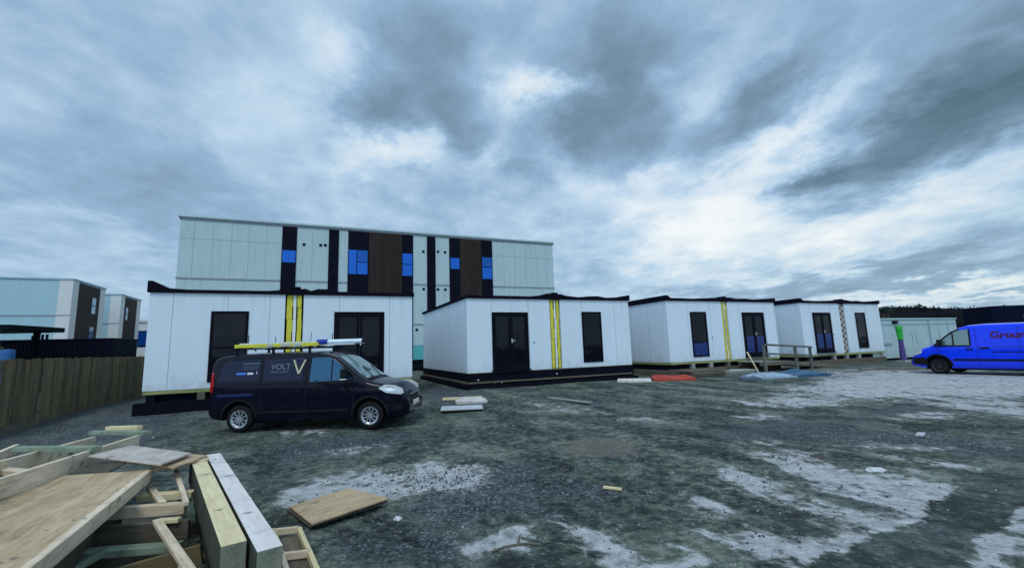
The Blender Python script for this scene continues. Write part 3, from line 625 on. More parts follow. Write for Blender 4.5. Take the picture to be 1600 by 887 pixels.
ct = empty('shipping_container', (-25.0, 21.6, 0), YAW*0.75)
tag(ct, 'dark navy flat topped container behind the wooden fence', 'container')
mb = MB(); mb.box(0, 4.55, 0, 2.4, .15, 2.70)
for i in range(29): mb.box(.06+i*.152, .13+i*.152, -.03, .0, .3, 2.55)
mb.build('body', NAVYDARK, ct); MB().box(-.03, 4.58, -.04, 2.43, 2.62, 2.72).build('top_rail', FRAME, ct)
for i, x in enumerate((1.0, 1.38, 1.56)): MB().box(x, x+.08, .3, .38, 2.72, 2.98 if i else 2.93).build('vent_pipe', FRAME, ct)
sh = empty('shelter', (-22.2, 18.9, 0), YAW*0.5)
tag(sh, 'dark flat roofed open shelter on a braced post behind the fence', 'shelter')
MB().box(-5.0, .98, -.6, 2.4, 2.98, 3.20).build('roof', FRAME, sh, bevel=.01)
for x, y in ((0,0),(-4,0),(0,2.2)): MB().box(x-.09, x+.09, y-.09, y+.09, 0, 2.98).build('post', FRAME, sh)
MB().bar((-.05,0,2.35), (-.75,0,2.97), .08, .08).build('brace', FRAME, sh)
bt = MB(); bt.lathe([(0,0),(.34,0),(.36,.03),(.36,.70),(.37,.72),(.36,.75),(.36,1.2),(.33,1.28),(0,1.3)], (0,0,0), 20)
bt.v = [(x, z, y*1.66) for x, y, z in bt.v]
o = bt.build('blue_drum', plain('drum_blue', (0.03, 0.12, 0.32), 0.5), smooth_=False); o.location = (-20.35, 17.9, 0); o.scale = (.62,.62,1)
tag(o, 'tall dull blue drum beside the shelter post behind the fence', 'drum')
cs = empty('crate', (-21.9, 18.0, 0), .2); tag(cs, 'dark stacked crate under the shelter roof behind the fence', 'crate')
MB().box(-.8, .35, 0, .9, 0, 2.3).build('body', DARKWOOD, cs, bevel=.01); MB().box(-.2, .1, -.02, .0, 1.95, 2.15).build('label_card', WTAPE, cs)

# ------------------------------------------------------------------ right background
cn = empty('site_container', (20.6, 25.9, 0.1), YAW-.02)
tag(cn, 'long white steel container with upright joints beyond the last cabin', 'container')
mb = MB(); mb.box(0, 9.4, 0, 2.4, .15, 2.42)
for x in (2.9, 3.05, 6.1, 6.25, 8.3): mb.box(x-.03, x+.03, -.03, .0, .15, 2.42, 1)
mb.box(0, 9.4, -.025, .0, 2.1, 2.16, 1)
for x in (1.0, 4.2, 4.6, 7.2): mb.box(x, x+.05, -.02, 0, .9, 1.7, 1)
mb.build('body', [W_CONT, plain('container_joint', (0.26, 0.38, 0.43), .6)], cn)
MB().box(-.05, 9.45, -.06, 2.45, 2.42, 2.5).build('roof', W_CONT, cn)
MB().box(0.1, 9.3, .1, 2.3, -.05, .15).build('base', SKIRT, cn)
MB().box(1.25, 2.0, -.05, -.004, .93, 1.05).build('lock_bar', SEAM, cn)
MB().box(2.35, 2.75, -.12, -.03, 2.17, 2.34).build('lamp_housing', FRAME, cn)
mp = empty('marker_post', (21.21, 24.56, .10), .3)
tag(mp, 'slim bright green and purple upright by the white container', 'post')
a_ = MB()
def wrap(mb, z0, z1, r0, r1, n=9):
    prof = []
    for i in range(n+1):
        t_ = i/n; prof.append((lerp(r0, r1, t_)*(1+.13*math.sin(i*2.4)), lerp(z0, z1, t_)))
    prof = [(0.001, z0)] + prof + [(0.001, z1)]
    k = len(mb.v); mb.lathe(prof, (0,0,0), 12)
    mb.v[k:] = [(x, z, y) for x, y, z in mb.v[k:]]
wrap(a_, 1.20, 1.98, .12, .17); a_.build('green_sleeve', plain('green_plastic', (0.03, 0.42, 0.05), .5, var=.35, scale=8), mp, smooth_=True)
a_ = MB(); wrap(a_, .12, 1.20, .15, .11, 12); a_.build('purple_sleeve', plain('purple_plastic', (0.07, 0.05, 0.20), .5, var=.45, scale=8), mp, smooth_=True)
MB().box(-.22, .22, -.22, .22, -.02, .12).build('foot', plain('grey_foot', (.3,.3,.33), .7), mp, bevel=.02)

# distant wooded ridge
def ridge():
    mb = MB(); n = 60; rows = []
    for i in range(n+1):
        ph = R(lerp(28, 80, i/n)); d = 165
        h = lerp(10.6, 7.2, smooth(37, 52, math.degrees(ph))) + 0.5*noise.noise((i*.22, 0, 0))
        rows.append([(math.sin(ph)*(d+q), math.cos(ph)*(d+q), hh) for q, hh in ((-35, -.3), (-20, h*.45), (-8, h*.85), (0, h*.93), (30, h*.9), (120, h*.2))])
    m_ = len(rows[0]); mb.v = [p for r_ in rows for p in r_]
    mb.f = [(i*m_+j, (i+1)*m_+j, (i+1)*m_+j+1, i*m_+j+1) for i in range(n) for j in range(m_-1)]; mb.m = [0]*len(mb.f)
    tag(mb.build('hill', plain('hill_scrub', (0.005, 0.006, 0.008), .95, var=.5, scale=.2), smooth_=True), kind='structure')
    leaf = plain('far_foliage', (0.006, 0.008, 0.010), .9, var=.5, scale=.3)
    t_ = MB()
    for k in range(420):
        ph = R(random.uniform(29, 78)); d = random.uniform(140, 172)
        base = lerp(10.6, 7.2, smooth(37, 52, math.degrees(ph))) * lerp(.35, .86, smooth(142, 160, d))
        x, y = math.sin(ph)*d, math.cos(ph)*d; hh = random.uniform(1.0, 2.2); rr = random.uniform(.8, 1.9)
        for q in range(46):
            u = Vector((random.gauss(0,1), random.gauss(0,1), random.gauss(0,1))).normalized() * random.random()**.4
            c_ = Vector((x + u.x*rr, y + u.y*rr, base - .6 + hh*(u.z*.5+.5))); s_ = random.uniform(.12, .32)
            a1 = Vector((random.gauss(0,1),random.gauss(0,1),random.gauss(0,1))).normalized()*s_; a2 = a1.orthogonal().normalized()*s_
            t_.add([c_-a1, c_+a2, c_+a1, c_-a2], [(0,1,2,3)])
    tag(t_.build('woodland', leaf, recalc=False), kind='stuff')
ridge()
def tree(x, y, h, r, label):
    root = empty('bare_tree', (x, y, 0)); tag(root, label, 'tree')
    tr = MB(); crown = MB(); rng = random.Random(11)
    def limb(p, d, L, r_, lev):
        q = p + d*L; tr.tube(p, q, r_, 6, r_*.6)
        if lev == 0:
            for _ in range(14):
                c_ = q + Vector((rng.gauss(0,.5), rng.gauss(0,.5), rng.gauss(0,.5)))*L*.7; s_ = rng.uniform(.04, .10)
                a1 = Vector((rng.gauss(0,1),rng.gauss(0,1),rng.gauss(0,1))).normalized()*s_; a2 = a1.orthogonal().normalized()*s_*.7
                crown.add([c_-a1, c_+a2, c_+a1, c_-a2], [(0,1,2,3)])
            return
        for _ in range(4):
            nd = (d + Vector((rng.gauss(0,.36), rng.gauss(0,.36), rng.gauss(.3,.25)))).normalized(); limb(q, nd, L*.50, r_*.6, lev-1)
    limb(Vector((0,0,-.2)), Vector((0,0,1)), h*.42, r, 3)
    tr.build('trunk', DARKWOOD, root); crown.build('crown', plain('twiggy_leaves', (0.035, 0.055, 0.045), .8, var=.4), root, recalc=False)
tree(36.9, 43.7, 5.6, .11, 'small wispy tree showing above the far end of the cabin row')
lo = empty('lorry', (35.5, 33.0, 0.0), YAW - .55)
tag(lo, 'dark navy box lorry parked behind the bright blue van', 'lorry')
MB().box(0, 9, 0, 2.5, .9, 3.5).build('box_body', plain('lorry_navy', (0.003, 0.006, 0.022), .5), lo, bevel=.04)
MB().box(2.0, 3.0, -.03, 0, 2.5, 2.85).build('side_panel', plain('lorry_panel', (0.03, 0.035, 0.06), .5), lo)
MB().box(3.3, 6.4, -.03, 0, 3.0, 3.3).build('pale_stripe', plain('pale_stripe', (0.30, 0.36, 0.44), .5), lo)
MB().box(.2, 8.8, .3, 2.2, .55, .9).build('chassis', BLACKP, lo)
for x in (1.0, 6.5, 7.8):
    for y in (.02, 2.2): MB().lathe([(0,0),(.3,0),(.48,.03),(.5,.1),(.5,.22),(.47,.28),(0,.28)], (x, y, .5), 20).build('wheel', TYRE, lo)
# ------------------------------------------------------------------ vans
def text_mesh(txt, size, bold=0.0):
    cu = bpy.data.curves.new('text', 'FONT'); cu.body = txt; cu.size = size; cu.offset = bold; cu.resolution_u = 4
    o = bpy.data.objects.new('text', cu); COL.objects.link(o)
    me = bpy.data.meshes.new_from_object(o.evaluated_get(bpy.context.evaluated_depsgraph_get()))
    bpy.data.objects.remove(o); bpy.data.curves.remove(cu); return me

class Van:
    def __init__(s, spec, loc, rz, label):
        s.__dict__.update(spec); s.root = empty('panel_van', loc, rz); s.root.scale = (s.scl,)*3; s.top = [(s.sx(x), z) for x, z in s.top]; s.bot = [(s.sx(x), z) for x, z in s.bot]; s.axles = tuple(s.sx(x) for x in s.axles); s.L = s.sx(s.L); tag(s.root, label, 'van')
    def sx(s, x): return x + s.stretch*max(0.0, min(1.0, (x-1.26)/.98))
    def zt(s, x): return interp(s.top, x)
    def zb(s, x): return interp(s.bot, x)
    def Wx(s, x):
        k = 1.0
        f0 = s.L - s.nose
        if x > f0: k *= 1 - s.pinch * ((x-f0)/s.nose)**2.3
        if x < .22: k *= 1 - .07*((.22-x)/.22)**2
        return s.W/2 * k
    def w(s, x, z):
        t_ = max(0.0, (z - s.waist)/(s.H - s.waist)); k = 1 - s.tumble*t_**1.5
        if z < .5: k *= 1 - .07*((.5-z)/.3)**2
        # shallow swage along the flank
        k *= 1 + .010*math.exp(-((z - s.swage)/.06)**2)
        return s.Wx(x)*k
    def ztop(s, x, y):
        wmax = s.w(x, s.zt(x)-.1); return s.zt(x) - s.crown*min(1.0, abs(y)/wmax)**2.2
    def ring(s, x):
        zb, zt = s.zb(x), s.zt(x); r = min(s.rad, (zt-zb)*.3); pts = [(0, zb), (s.w(x, zb)*.55, zb), (s.w(x, zb+.01)-.02, zb)]
        n = 12
        for i in range(n+1):
            z = lerp(zb+.03, zt-r-s.crown, i/n); pts.append((s.w(x, z), z))
        z1 = zt-r-s.crown; w1 = s.w(x, z1)
        for i in range(1, 6):
            a_ = math.pi/2*i/6; pts.append((w1 - r*1.15*(1-math.cos(a_)), z1 + r*math.sin(a_)))
        wt = w1 - r*1.15
        for k in (1.0, .8, .55, .28, 0): pts.append((wt*k, zt - s.crown*abs(k)**2.2))
        return pts
    def body(s):
        xs = sorted(set([p[0] for p in s.top] + [i*s.L/90 for i in range(91)] + [s.L-.02, .02, .05]))
        mb = MB(); rings = []
        for x in xs:
            h = s.ring(x); full = [(x, y, z) for y, z in h] + [(x, -y, z) for y, z in reversed(h[1:-1])]
            rings.append(len(mb.v)); mb.v += full
        n = len(full)
        for a_, b_ in zip(rings, rings[1:]):
            for i in range(n): mb.f.append((a_+i, a_+(i+1)%n, b_+(i+1)%n, b_+i)); mb.m.append(0)
        mb.f.append(tuple(rings[0]+i for i in range(n))); mb.m.append(0)
        mb.f.append(tuple(rings[-1]+i for i in reversed(range(n)))); mb.m.append(0)
        o = mb.build('body', [s.paint, BLACKP], s.root, smooth_=True)
        cut = MB()
        for ax in s.axles:
            for sg in (-1, 1):
                y0 = sg*(s.W/2-.30); y1 = sg*(s.W/2+.3)
                cut.tube((ax, y0, s.wr+.02), (ax, y1, s.wr+.02), s.wr+.075, 40, mi=1)
        c = cut.build('cutter', [s.paint, BLACKP])
        c.parent = s.root
        md = o.modifiers.new('b', 'BOOLEAN'); md.object = c; md.operation = 'DIFFERENCE'; md.solver = 'EXACT'
        bpy.context.view_layer.update()
        dg = bpy.context.evaluated_depsgraph_get()
        me = bpy.data.meshes.new_from_object(o.evaluated_get(dg)); o.modifiers.clear(); o.data = me
        bpy.data.objects.remove(c)
        try: me.set_sharp_from_angle(angle=R(38))
        except Exception: pass
        for p in me.polygons: p.use_smooth = True
        s.bodyo = o
    def map_side(s, me, sg, off, name, mat, parent=None, cuts=True, thick=0):
        """me holds (x, z) as (x, y): wrapped on the flank"""
        bm = bmesh.new(); bm.from_mesh(me)
        if cuts:
            xs = [v.co.x for v in bm.verts]; zs = [v.co.y for v in bm.verts]
            for k in range(1, 12):
                for co, no in (((lerp(min(xs), max(xs), k/12), 0, 0), (1,0,0)), ((0, lerp(min(zs), max(zs), k/12), 0), (0,1,0))):
                    bmesh.ops.bisect_plane(bm, geom=bm.verts[:]+bm.edges[:]+bm.faces[:], plane_co=co, plane_no=no)
        for v in bm.verts:
            x, z = v.co.x, v.co.y; zz = min(z, s.zt(x)-s.crown-.02); v.co = Vector((x, sg*(s.w(x, zz)+off), z))
        bmesh.ops.recalc_face_normals(bm, faces=bm.faces)
        n_out = sum((f.normal.y*sg*f.calc_area() for f in bm.faces))
        if n_out < 0: bmesh.ops.reverse_faces(bm, faces=bm.faces)
        if thick: bmesh.ops.solidify(bm, geom=bm.faces[:], thickness=thick)
        m2 = bpy.data.meshes.new(name); bm.to_mesh(m2); bm.free(); m2.materials.append(mat)
        o = bpy.data.objects.new(name, m2); COL.objects.link(o); o.parent = parent or s.root; return o
    def side(s, poly, sg, name, mat, off=.006, parent=None):
        me = bpy.data.meshes.new('t'); me.from_pydata([(s.sx(x), z, 0) for x, z in poly], [], [tuple(range(len(poly)))])
        return s.map_side(me, sg, off, name, mat, parent)
    def line(s, pts, sg, wd, name, mat, off=.004, parent=None, raw=False):
        pts = [(x if raw else s.sx(x), z) for x, z in pts]
        vs, fs = [], []
        for (x0, z0), (x1, z1) in zip(pts, pts[1:]):
            n = max(1, int(math.hypot(x1-x0, z1-z0)/.08)); d = Vector((x1-x0, z1-z0)).normalized(); q = Vector((-d.y, d.x))*wd/2
            for i in range(n):
                a_ = (lerp(x0,x1,i/n), lerp(z0,z1,i/n)); b_ = (lerp(x0,x1,(i+1)/n), lerp(z0,z1,(i+1)/n)); k = len(vs)
                vs += [(a_[0]-q.x, a_[1]-q.y, 0), (b_[0]-q.x, b_[1]-q.y, 0), (b_[0]+q.x, b_[1]+q.y, 0), (a_[0]+q.x, a_[1]+q.y, 0)]; fs.append((k,k+1,k+2,k+3))
        me = bpy.data.meshes.new('t'); me.from_pydata(vs, [], fs)
        return s.map_side(me, sg, off, name, mat, parent, cuts=False)
    def text(s, txt, size, x, z, sg, mat, off=.009, bold=0.0, name='lettering'):
        me = text_mesh(txt, size, bold); x = s.sx(x)
        for v in me.vertices: v.co = Vector((x + (v.co.x if sg < 0 else -v.co.x), z + v.co.y, 0))
        return s.map_side(me, sg, off, name, mat, cuts=False)
    def topmap(s, poly, name, mat, off=.006, parent=None):
        """poly in (x, y) laid on the upper surface"""
        poly = [(s.sx(x), y) for x, y in poly]
        bm = bmesh.new(); f = bm.faces.new([bm.verts.new((x, y, 0)) for x, y in poly])
        xs = [p[0] for p in poly]; ys = [p[1] for p in poly]
        for k in range(1, 16):
            for co, no in (((lerp(min(xs), max(xs), k/16), 0, 0), (1,0,0)), ((0, lerp(min(ys), max(ys), k/16), 0), (0,1,0))):
                bmesh.ops.bisect_plane(bm, geom=bm.verts[:]+bm.edges[:]+bm.faces[:], plane_co=co, plane_no=no)
        for v in bm.verts:
            x = v.co.x; sl = (s.zt(x+.05)-s.zt(x-.05))/.1; n_ = Vector((-sl, 0, 1)).normalized()
            v.co = Vector((x, v.co.y, s.ztop(x, v.co.y))) + n_*off
        bmesh.ops.recalc_face_normals(bm, faces=bm.faces)
        if sum(f.normal.z for f in bm.faces) < 0: bmesh.ops.reverse_faces(bm, faces=bm.faces)
        m2 = bpy.data.meshes.new(name); bm.to_mesh(m2); bm.free(); m2.materials.append(mat)
        for p in m2.polygons: p.use_smooth = True
        o = bpy.data.objects.new(name, m2); COL.objects.link(o); o.parent = parent or s.root; return o
    def wheels(s, rim_mat, spokes, rim_r, bright_ring=True):
        for ax in s.axles:
            for sg in (-1, 1):
                e = MB(); wr = s.wr; c = (ax, 0, wr); wy = sg*(s.W/2-.03)
                prof = [(rim_r, -.01), (rim_r+.02, 0.0), (wr-.05, .005), (wr-.015, -.015), (wr, -.04), (wr, -.16), (wr-.02, -.185), (rim_r, -.19)]
                hub = MB(); hub.lathe([(0.02, -.06), (rim_r-.02, -.09), (rim_r-.02, -.02)], (0,0,0), 32)
                wheel = hub.build('wheel', BLACKP, s.root); wheel.location = (ax, wy, wr); wheel.rotation_euler = (0, .4, 0)
                if sg < 0: wheel.scale = (1, -1, 1)
                if sg < 0: wheel.scale = (1, 1, 1); wheel.rotation_euler = (0, .4, math.pi)
                e.lathe(prof, (0,0,0), 40); t_ = e.build('tyre', TYRE, wheel, smooth_=True)
                r = MB(); r.lathe([(rim_r-.045, -.03), (rim_r-.02, -.012), (rim_r+.004, -.006), (rim_r+.004, -.05)], (0,0,0), 32)
                r.lathe([(.0, -.012), (.04, -.014), (.055, -.03), (.055, -.06)], (0,0,0), 20)
                for k in range(spokes):
                    a_ = 2*math.pi*k/spokes; r.bar((.04*math.cos(a_), -.035, .04*math.sin(a_)), ((rim_r-.02)*math.cos(a_), -.03, (rim_r-.02)*math.sin(a_)), .03, .038, up=(0,1,0))
                r.build('rim', rim_mat, wheel)
    def mirror(s, x, z, sg):
        x = s.sx(x); y = sg*s.w(x, z); m_ = MB(); m_.box(x-.07, x+.07, min(y+sg*.06, y+sg*.24), max(y+sg*.06, y+sg*.24), z, z+.24)
        o = m_.build('mirror', s.mirror_mat, s.root, bevel=.03)
        MB().bar((x+.02, y-sg*.02, z+.05), (x+.02, y+sg*.09, z+.06), .07, .06).build('arm', BLACKP, o)
        MB().box(x-.068, x+.066, min(y+sg*.07, y+sg*.235), max(y+sg*.07, y+sg*.235), z-.022, z+.015).build('lower_cap', s.cap_mat, o, bevel=.01)

# dark van: nose to the right
NAVY = dict(stretch=.35, scl=.885, L=4.39, W=1.83, H=1.85, nose=.85, pinch=.30, waist=1.08, tumble=.13, swage=.84, crown=.035, rad=.10, axles=(.76, 3.51), wr=.315, paint=PAINT_N, mirror_mat=BLACKP, cap_mat=ALU,
    top=[(0,1.50),(.03,1.68),(.08,1.755),(.18,1.80),(.5,1.832),(1.2,1.848),(1.8,1.85),(2.15,1.838),(2.45,1.79),(2.65,1.71),(2.9,1.53),(3.2,1.29),(3.42,1.155),(3.55,1.11),(3.8,1.06),(4.0,1.00),(4.15,.93),(4.27,.84),(4.34,.73),(4.38,.60),(4.39,.52)],
    bot=[(0,.42),(.1,.34),(.4,.28),(.8,.24),(3.6,.22),(4.1,.25),(4.39,.34)])
VX, VY, VR, VS = -6.42, 10.27, R(-1.4), .885
v = Van(NAVY, (VX, VY, 0.0), VR, 'dark navy panel van with a ladder rack, parked in front of the first cabin')
v.body()
BLANK = plain('blank_window', (0.003, 0.006, 0.03), .15, coat=.5)
for sg in (-1, 1):
    v.side([(.22,1.17),(1.22,1.17),(1.22,1.68),(.42,1.66),(.30,1.58)], sg, 'side_window', BLANK)
    v.side([(1.30,1.17),(2.00,1.17),(2.00,1.69),(1.30,1.69)], sg, 'side_window', BLANK)
    v.side([(2.12,1.12),(3.10,1.15),(3.05,1.24),(2.82,1.47),(2.64,1.62),(2.50,1.68),(2.14,1.69)], sg, 'door_window', GLASS_CAR)
    v.line([(2.10,1.10),(3.12,1.13)], sg, .022, 'window_seal', BLACKP, .010); v.line([(2.60,1.64),(2.60,1.14)], sg, .03, 'window_bar', BLACKP, .009)
    v.line([(2.06,.33),(2.06,1.72)], sg, .014, 'door_seam', BLACKP); v.line([(3.10,.55),(3.16,1.12)], sg, .014, 'door_seam', BLACKP)
    v.line([(1.26,.40),(1.26,1.72)], sg, .012, 'door_seam', BLACKP); v.line([(.25,1.09),(2.06,1.09)], sg, .014, 'slide_rail', BLACKP)
    v.side([(.02,.95),(.10,.93),(.13,1.10),(.10,1.40),(.03,1.40)], sg, 'tail_light', REDL, .010)
    v.side([(3.72,.93),(3.90,.82),(4.20,.765),(4.27,.79),(4.25,.90),(4.08,.985),(3.86,1.01)], sg, 'headlight', LAMP, .010)
    v.side([(3.86,.90),(4.00,.84),(4.10,.85),(4.06,.94),(3.94,.965)], sg, 'lamp_reflector', CHROME, .016)
    v.side([(1.84,.92),(1.98,.92),(1.98,.95),(1.84,.95)], sg, 'door_handle', BLACKP, .02)
    v.side([(2.16,.96),(2.32,.96),(2.32,.99),(2.16,.99)], sg, 'door_handle', BLACKP, .02)
    v.line([(1.2,.46),(3.02,.46)], sg, .05, 'side_moulding', BLACKP, .012)
    for ax in v.axles:
        v.line([(ax+.415*math.cos(a_), v.wr+.02+.415*math.sin(a_)) for a_ in [math.pi*k/16 for k in range(17)]], sg, .05, 'wheel_arch_trim', BLACKP, .010, raw=True)
    v.mirror(2.96, 1.17, sg)
    v.side([(.22,.80),(1.02,.82),(1.10,.86),(1.0,.90),(.24,.89)], sg, 'flank_recess', plain('flank_blue', (0.004, 0.010, 0.06), .3, coat=.4), .006)
    v.side([(4.05,.40),(4.24,.42),(4.25,.52),(4.07,.52)], sg, 'fog_light', BLACKP, .012)
v.topmap([(2.64,-.60),(2.64,.60),(3.38,.72),(3.38,-.72)], 'windscreen', GLASS_SCR)
v.topmap([(3.38,-.70),(3.38,.70),(3.49,.68),(3.49,-.68)], 'scuttle', BLACKP)
for y in (-.35, .25):
    xa, xb = v.sx(3.40), v.sx(3.04)
    MB().bar((xa, y, v.ztop(xa, y)+.02), (xb, y+.30, v.ztop(xb, y+.3)+.025), .02, .012).build('wiper', BLACKP, v.root)
XN = v.L
MB().box(XN-.018, XN+.012, -.26, .26, .47, .58).build('number_plate', PLATE, v.root, bevel=.004)
MB().box(XN-.19, XN-.035, -.42, .42, .64, .72).build('grille', BLACKP, v.root, bevel=.02); MB().box(XN-.13, XN-.018, -.30, .30, .725, .745).build('grille_bar', CHROME, v.root)
v.wheels(plain('wheel_alloy', (0.36, 0.39, 0.43), .35, .7, var=.3, scale=14), 10, .205)
v.text('VOLT', .185, 1.42, 1.435, -1, plain('lettering_silver', (0.13,0.15,0.20), .4), bold=.002)
for x0, x1, z in ((1.42,1.57,1.365),(1.59,1.74,1.365)): v.side([(x0,z),(x1,z),(x1,z+.024),(x0,z+.024)], -1, 'lettering', LETGREY, .009)
for q in (((1.815,1.645),(1.92,1.325)), ((2.02,1.645),(1.92,1.325))): v.line([q[0], q[1]], -1, .040, 'emblem', LETG, .010)
v.line([(v.sx(1.92)+.12*math.cos(a_), 1.53+.15*math.sin(a_)) for a_ in [math.pi*k/12 for k in range(0,13)]], -1, .010, 'emblem_ring', LETGREY, .010, raw=True)
for x0, x1, z, h_, mt in ((.78,1.20,1.575,.026,LETGREY),(.80,1.18,1.51,.014,LETGREY),(.80,1.16,1.46,.014,LETGREY),(.66,.88,1.335,.045,LETB),(.92,1.06,1.335,.045,LETW),(1.14,1.155,1.34,.06,LETW)):
    v.side([(x0,z),(x1,z),(x1,z+h_),(x0,z+h_)], -1, 'lettering', mt, .010)
rk = MB()
for x in (.50, 1.4, 2.30):
    rk.bar((x,-.72,1.95), (x,.72,1.95), .05, .035)
    for sg in (-1,1): rk.bar((x, sg*.68, 1.80), (x, sg*.68, 1.95), .05, .05, up=(1,0,0))
for sg in (-1,1): rk.bar((.40, sg*.70, 1.935), (2.4, sg*.70, 1.935), .03, .03); rk.bar((.72, sg*.60, 1.95), (.72, sg*.60, 2.28), .014, .014); rk.bar((2.26, sg*.62, 1.95), (2.30, sg*.60, 2.32), .014, .014)
rk.build('roof_rack', BLACKP, v.root)
MB().box(.9, 3.6, -.62, .62, .17, .30).box(4.2, 4.55, -.6, .6, .2, .30).build('underbody', BLACKP, v.root)
# load on the rack
def vanpt(x, y, z):
    c, s_ = math.cos(VR), math.sin(VR); x, y, z = x*VS, y*VS, z*VS; return Vector((VX + x*c - y*s_, VY + x*s_ + y*c, z))
ld = empty('ladder', vanpt(.42, -.44, 1.968), VR); tag(ld, 'yellow fibreglass extension ladder lying on the rack of the dark van', 'ladder')
for y in (-.19, .19): MB().box(0, 1.84, y-.018, y+.018, .0, .075).build('stile', YELG, ld, bevel=.006)
for y in (-.155, .155): MB().box(.08, 1.78, y-.012, y+.012, .045, .10).build('inner_stile', ALU, ld)
for i in range(7): MB().tube((.15+i*.26, -.19, .04), (.15+i*.26, .19, .04), .016, 8).build('rung', ALU, ld)
for x in (.72, 1.02, 1.3): MB().box(x, x+random.uniform(.12,.22), -.215, -.20, .008, .068).build('label_sticker', plain('worn_sticker', (0.42,0.46,0.44), .5, var=.3, scale=20), ld)
pt = empty('pipe_carrier', vanpt(2.52, -.42, 2.055), VR); tag(pt, 'pale round pipe tube with a blue end cap on the dark van roof', 'pipe tube')
MB().tube((.10,0,0), (.86,0,0), .054, 20).build('tube', TUBEW, pt, smooth_=False)
MB().tube((-.14,0,0), (.10,0,0), .064, 20).build('blue_cap', BLUEC, pt); MB().tube((.86,0,0),(.90,0,0), .045, 16).build('end_plug', FRAME, pt)
MB().box(-.1, .7, -.05, .05, -.07, -.045).build('cradle', ALU, pt)
for i in range(9): MB().box(.1+i*.2, .16+i*.2, -.17, -.13, -.03, .0).build('clamp', random.choice((ALU, BLACKP)), ld)

# bright blue van, seen along its left flank
BLUE = dict(stretch=0.0, scl=.885, L=4.97, W=1.98, H=2.0, nose=1.0, pinch=.30, waist=1.12, tumble=.10, swage=.95, crown=.04, rad=.11, axles=(1.06, 3.99), wr=.335, paint=PAINT_B, mirror_mat=BLACKP, cap_mat=BLACKP,
    top=[(0,1.7),(.05,1.88),(.2,1.95),(.8,1.985),(2.6,2.0),(3.0,1.975),(3.25,1.90),(3.5,1.73),(3.9,1.40),(4.1,1.25),(4.22,1.18),(4.5,1.09),(4.72,.98),(4.85,.86),(4.93,.70),(4.97,.55)],
    bot=[(0,.45),(.2,.34),(1.0,.28),(4.2,.26),(4.7,.28),(4.97,.36)])
HB = R(90+27)
hx, hy = math.cos(HB), math.sin(HB)
# left front wheel stands at (15.55, 16.55); the left flank is local +y
fw = Vector((15.55, 16.55)); loc = fw - Vector((hx, hy))*3.99*.885 - Vector((-hy, hx))*.96*.885
v2 = Van(BLUE, (loc.x, loc.y, .11), HB, 'bright blue panel van with dark lettering at the right edge of the yard')
v2.body()
for sg in (-1, 1):
    v2.side([(2.92,1.17),(3.98,1.18),(3.70,1.45),(3.42,1.68),(3.22,1.78),(2.95,1.80)], sg, 'door_window', GLASS_SCR)
    v2.line([(3.42,1.17),(3.42,1.68)], sg, .05, 'window_post', BLACKP, .009)
    v2.line([(2.92,1.15),(4.05,1.16)], sg, .05, 'window_seal', BLACKP, .009); v2.line([(4.05,1.16),(3.72,1.46),(3.42,1.71),(3.2,1.81)], sg, .06, 'window_seal', BLACKP, .009); v2.line([(2.92,1.15),(2.92,1.81)], sg, .05, 'window_seal', BLACKP, .009)
    v2.line([(2.74,.36),(2.74,1.86)], sg, .010, 'door_seam', LETNAVY); v2.line([(1.6,.40),(1.6,1.86)], sg, .010, 'door_seam', LETNAVY); v2.line([(3.86,.72),(3.98,1.14)], sg, .010, 'door_seam', LETNAVY)
    v2.line([(.3,1.07),(2.78,1.07)], sg, .018, 'slide_rail', LETNAVY)
    v2.side([(2.86,.99),(3.06,.99),(3.06,1.05),(2.86,1.05)], sg, 'door_handle', BLACKP, .02); v2.side([(2.42,1.02),(2.66,1.02),(2.66,1.09),(2.42,1.09)], sg, 'door_handle', BLACKP, .02)
    v2.line([(1.45,.60),(3.50,.60)], sg, .075, 'side_moulding', BLACKP, .016)
    v2.side([(4.30,.36),(4.90,.40),(4.90,.66),(4.44,.70),(4.34,.56)], sg, 'bumper', BLACKP, .014)
    v2.side([(4.50,.86),(4.80,.76),(4.83,.86),(4.70,.95),(4.46,1.02)], sg, 'headlight', LAMP, .010)
    v2.side([(.01,.9),(.10,.9),(.10,1.5),(.02,1.5)], sg, 'tail_light', REDL, .010)
    for ax in v2.axles:
        v2.line([(ax+.44*math.cos(a_), v2.wr+.02+.44*math.sin(a_)) for a_ in [math.pi*k/16 for k in range(17)]], sg, .07, 'wheel_arch_trim', BLACKP, .012, raw=True)
    v2.mirror(3.80, 1.18, sg)
    v2.text('Ground', .35, 2.33 if sg > 0 else .9, 1.43, sg, LETRED, bold=.012)
    for k in range(9): v2.side([(2.35-k*.2,.88),(2.35-k*.2-.15,.88),(2.35-k*.2-.15,.925),(2.35-k*.2,.925)], sg, 'lettering', LETNAVY, .009)
v2.topmap([(3.27,-.70),(3.27,.70),(4.14,.80),(4.14,-.80)], 'windscreen', GLASS_SCR)
MB().box(4.93, 4.985, -.70, .70, .36, .62).build('front_bumper', BLACKP, v2.root, bevel=.03)
MB().box(4.80, 4.93, -.5, .5, .70, .86).build('grille', BLACKP, v2.root, bevel=.02)
MB().box(.6, 4.5, -.7, .7, .2, .34).build('underbody', BLACKP, v2.root)
v2.wheels(RIMD, 8, .215)

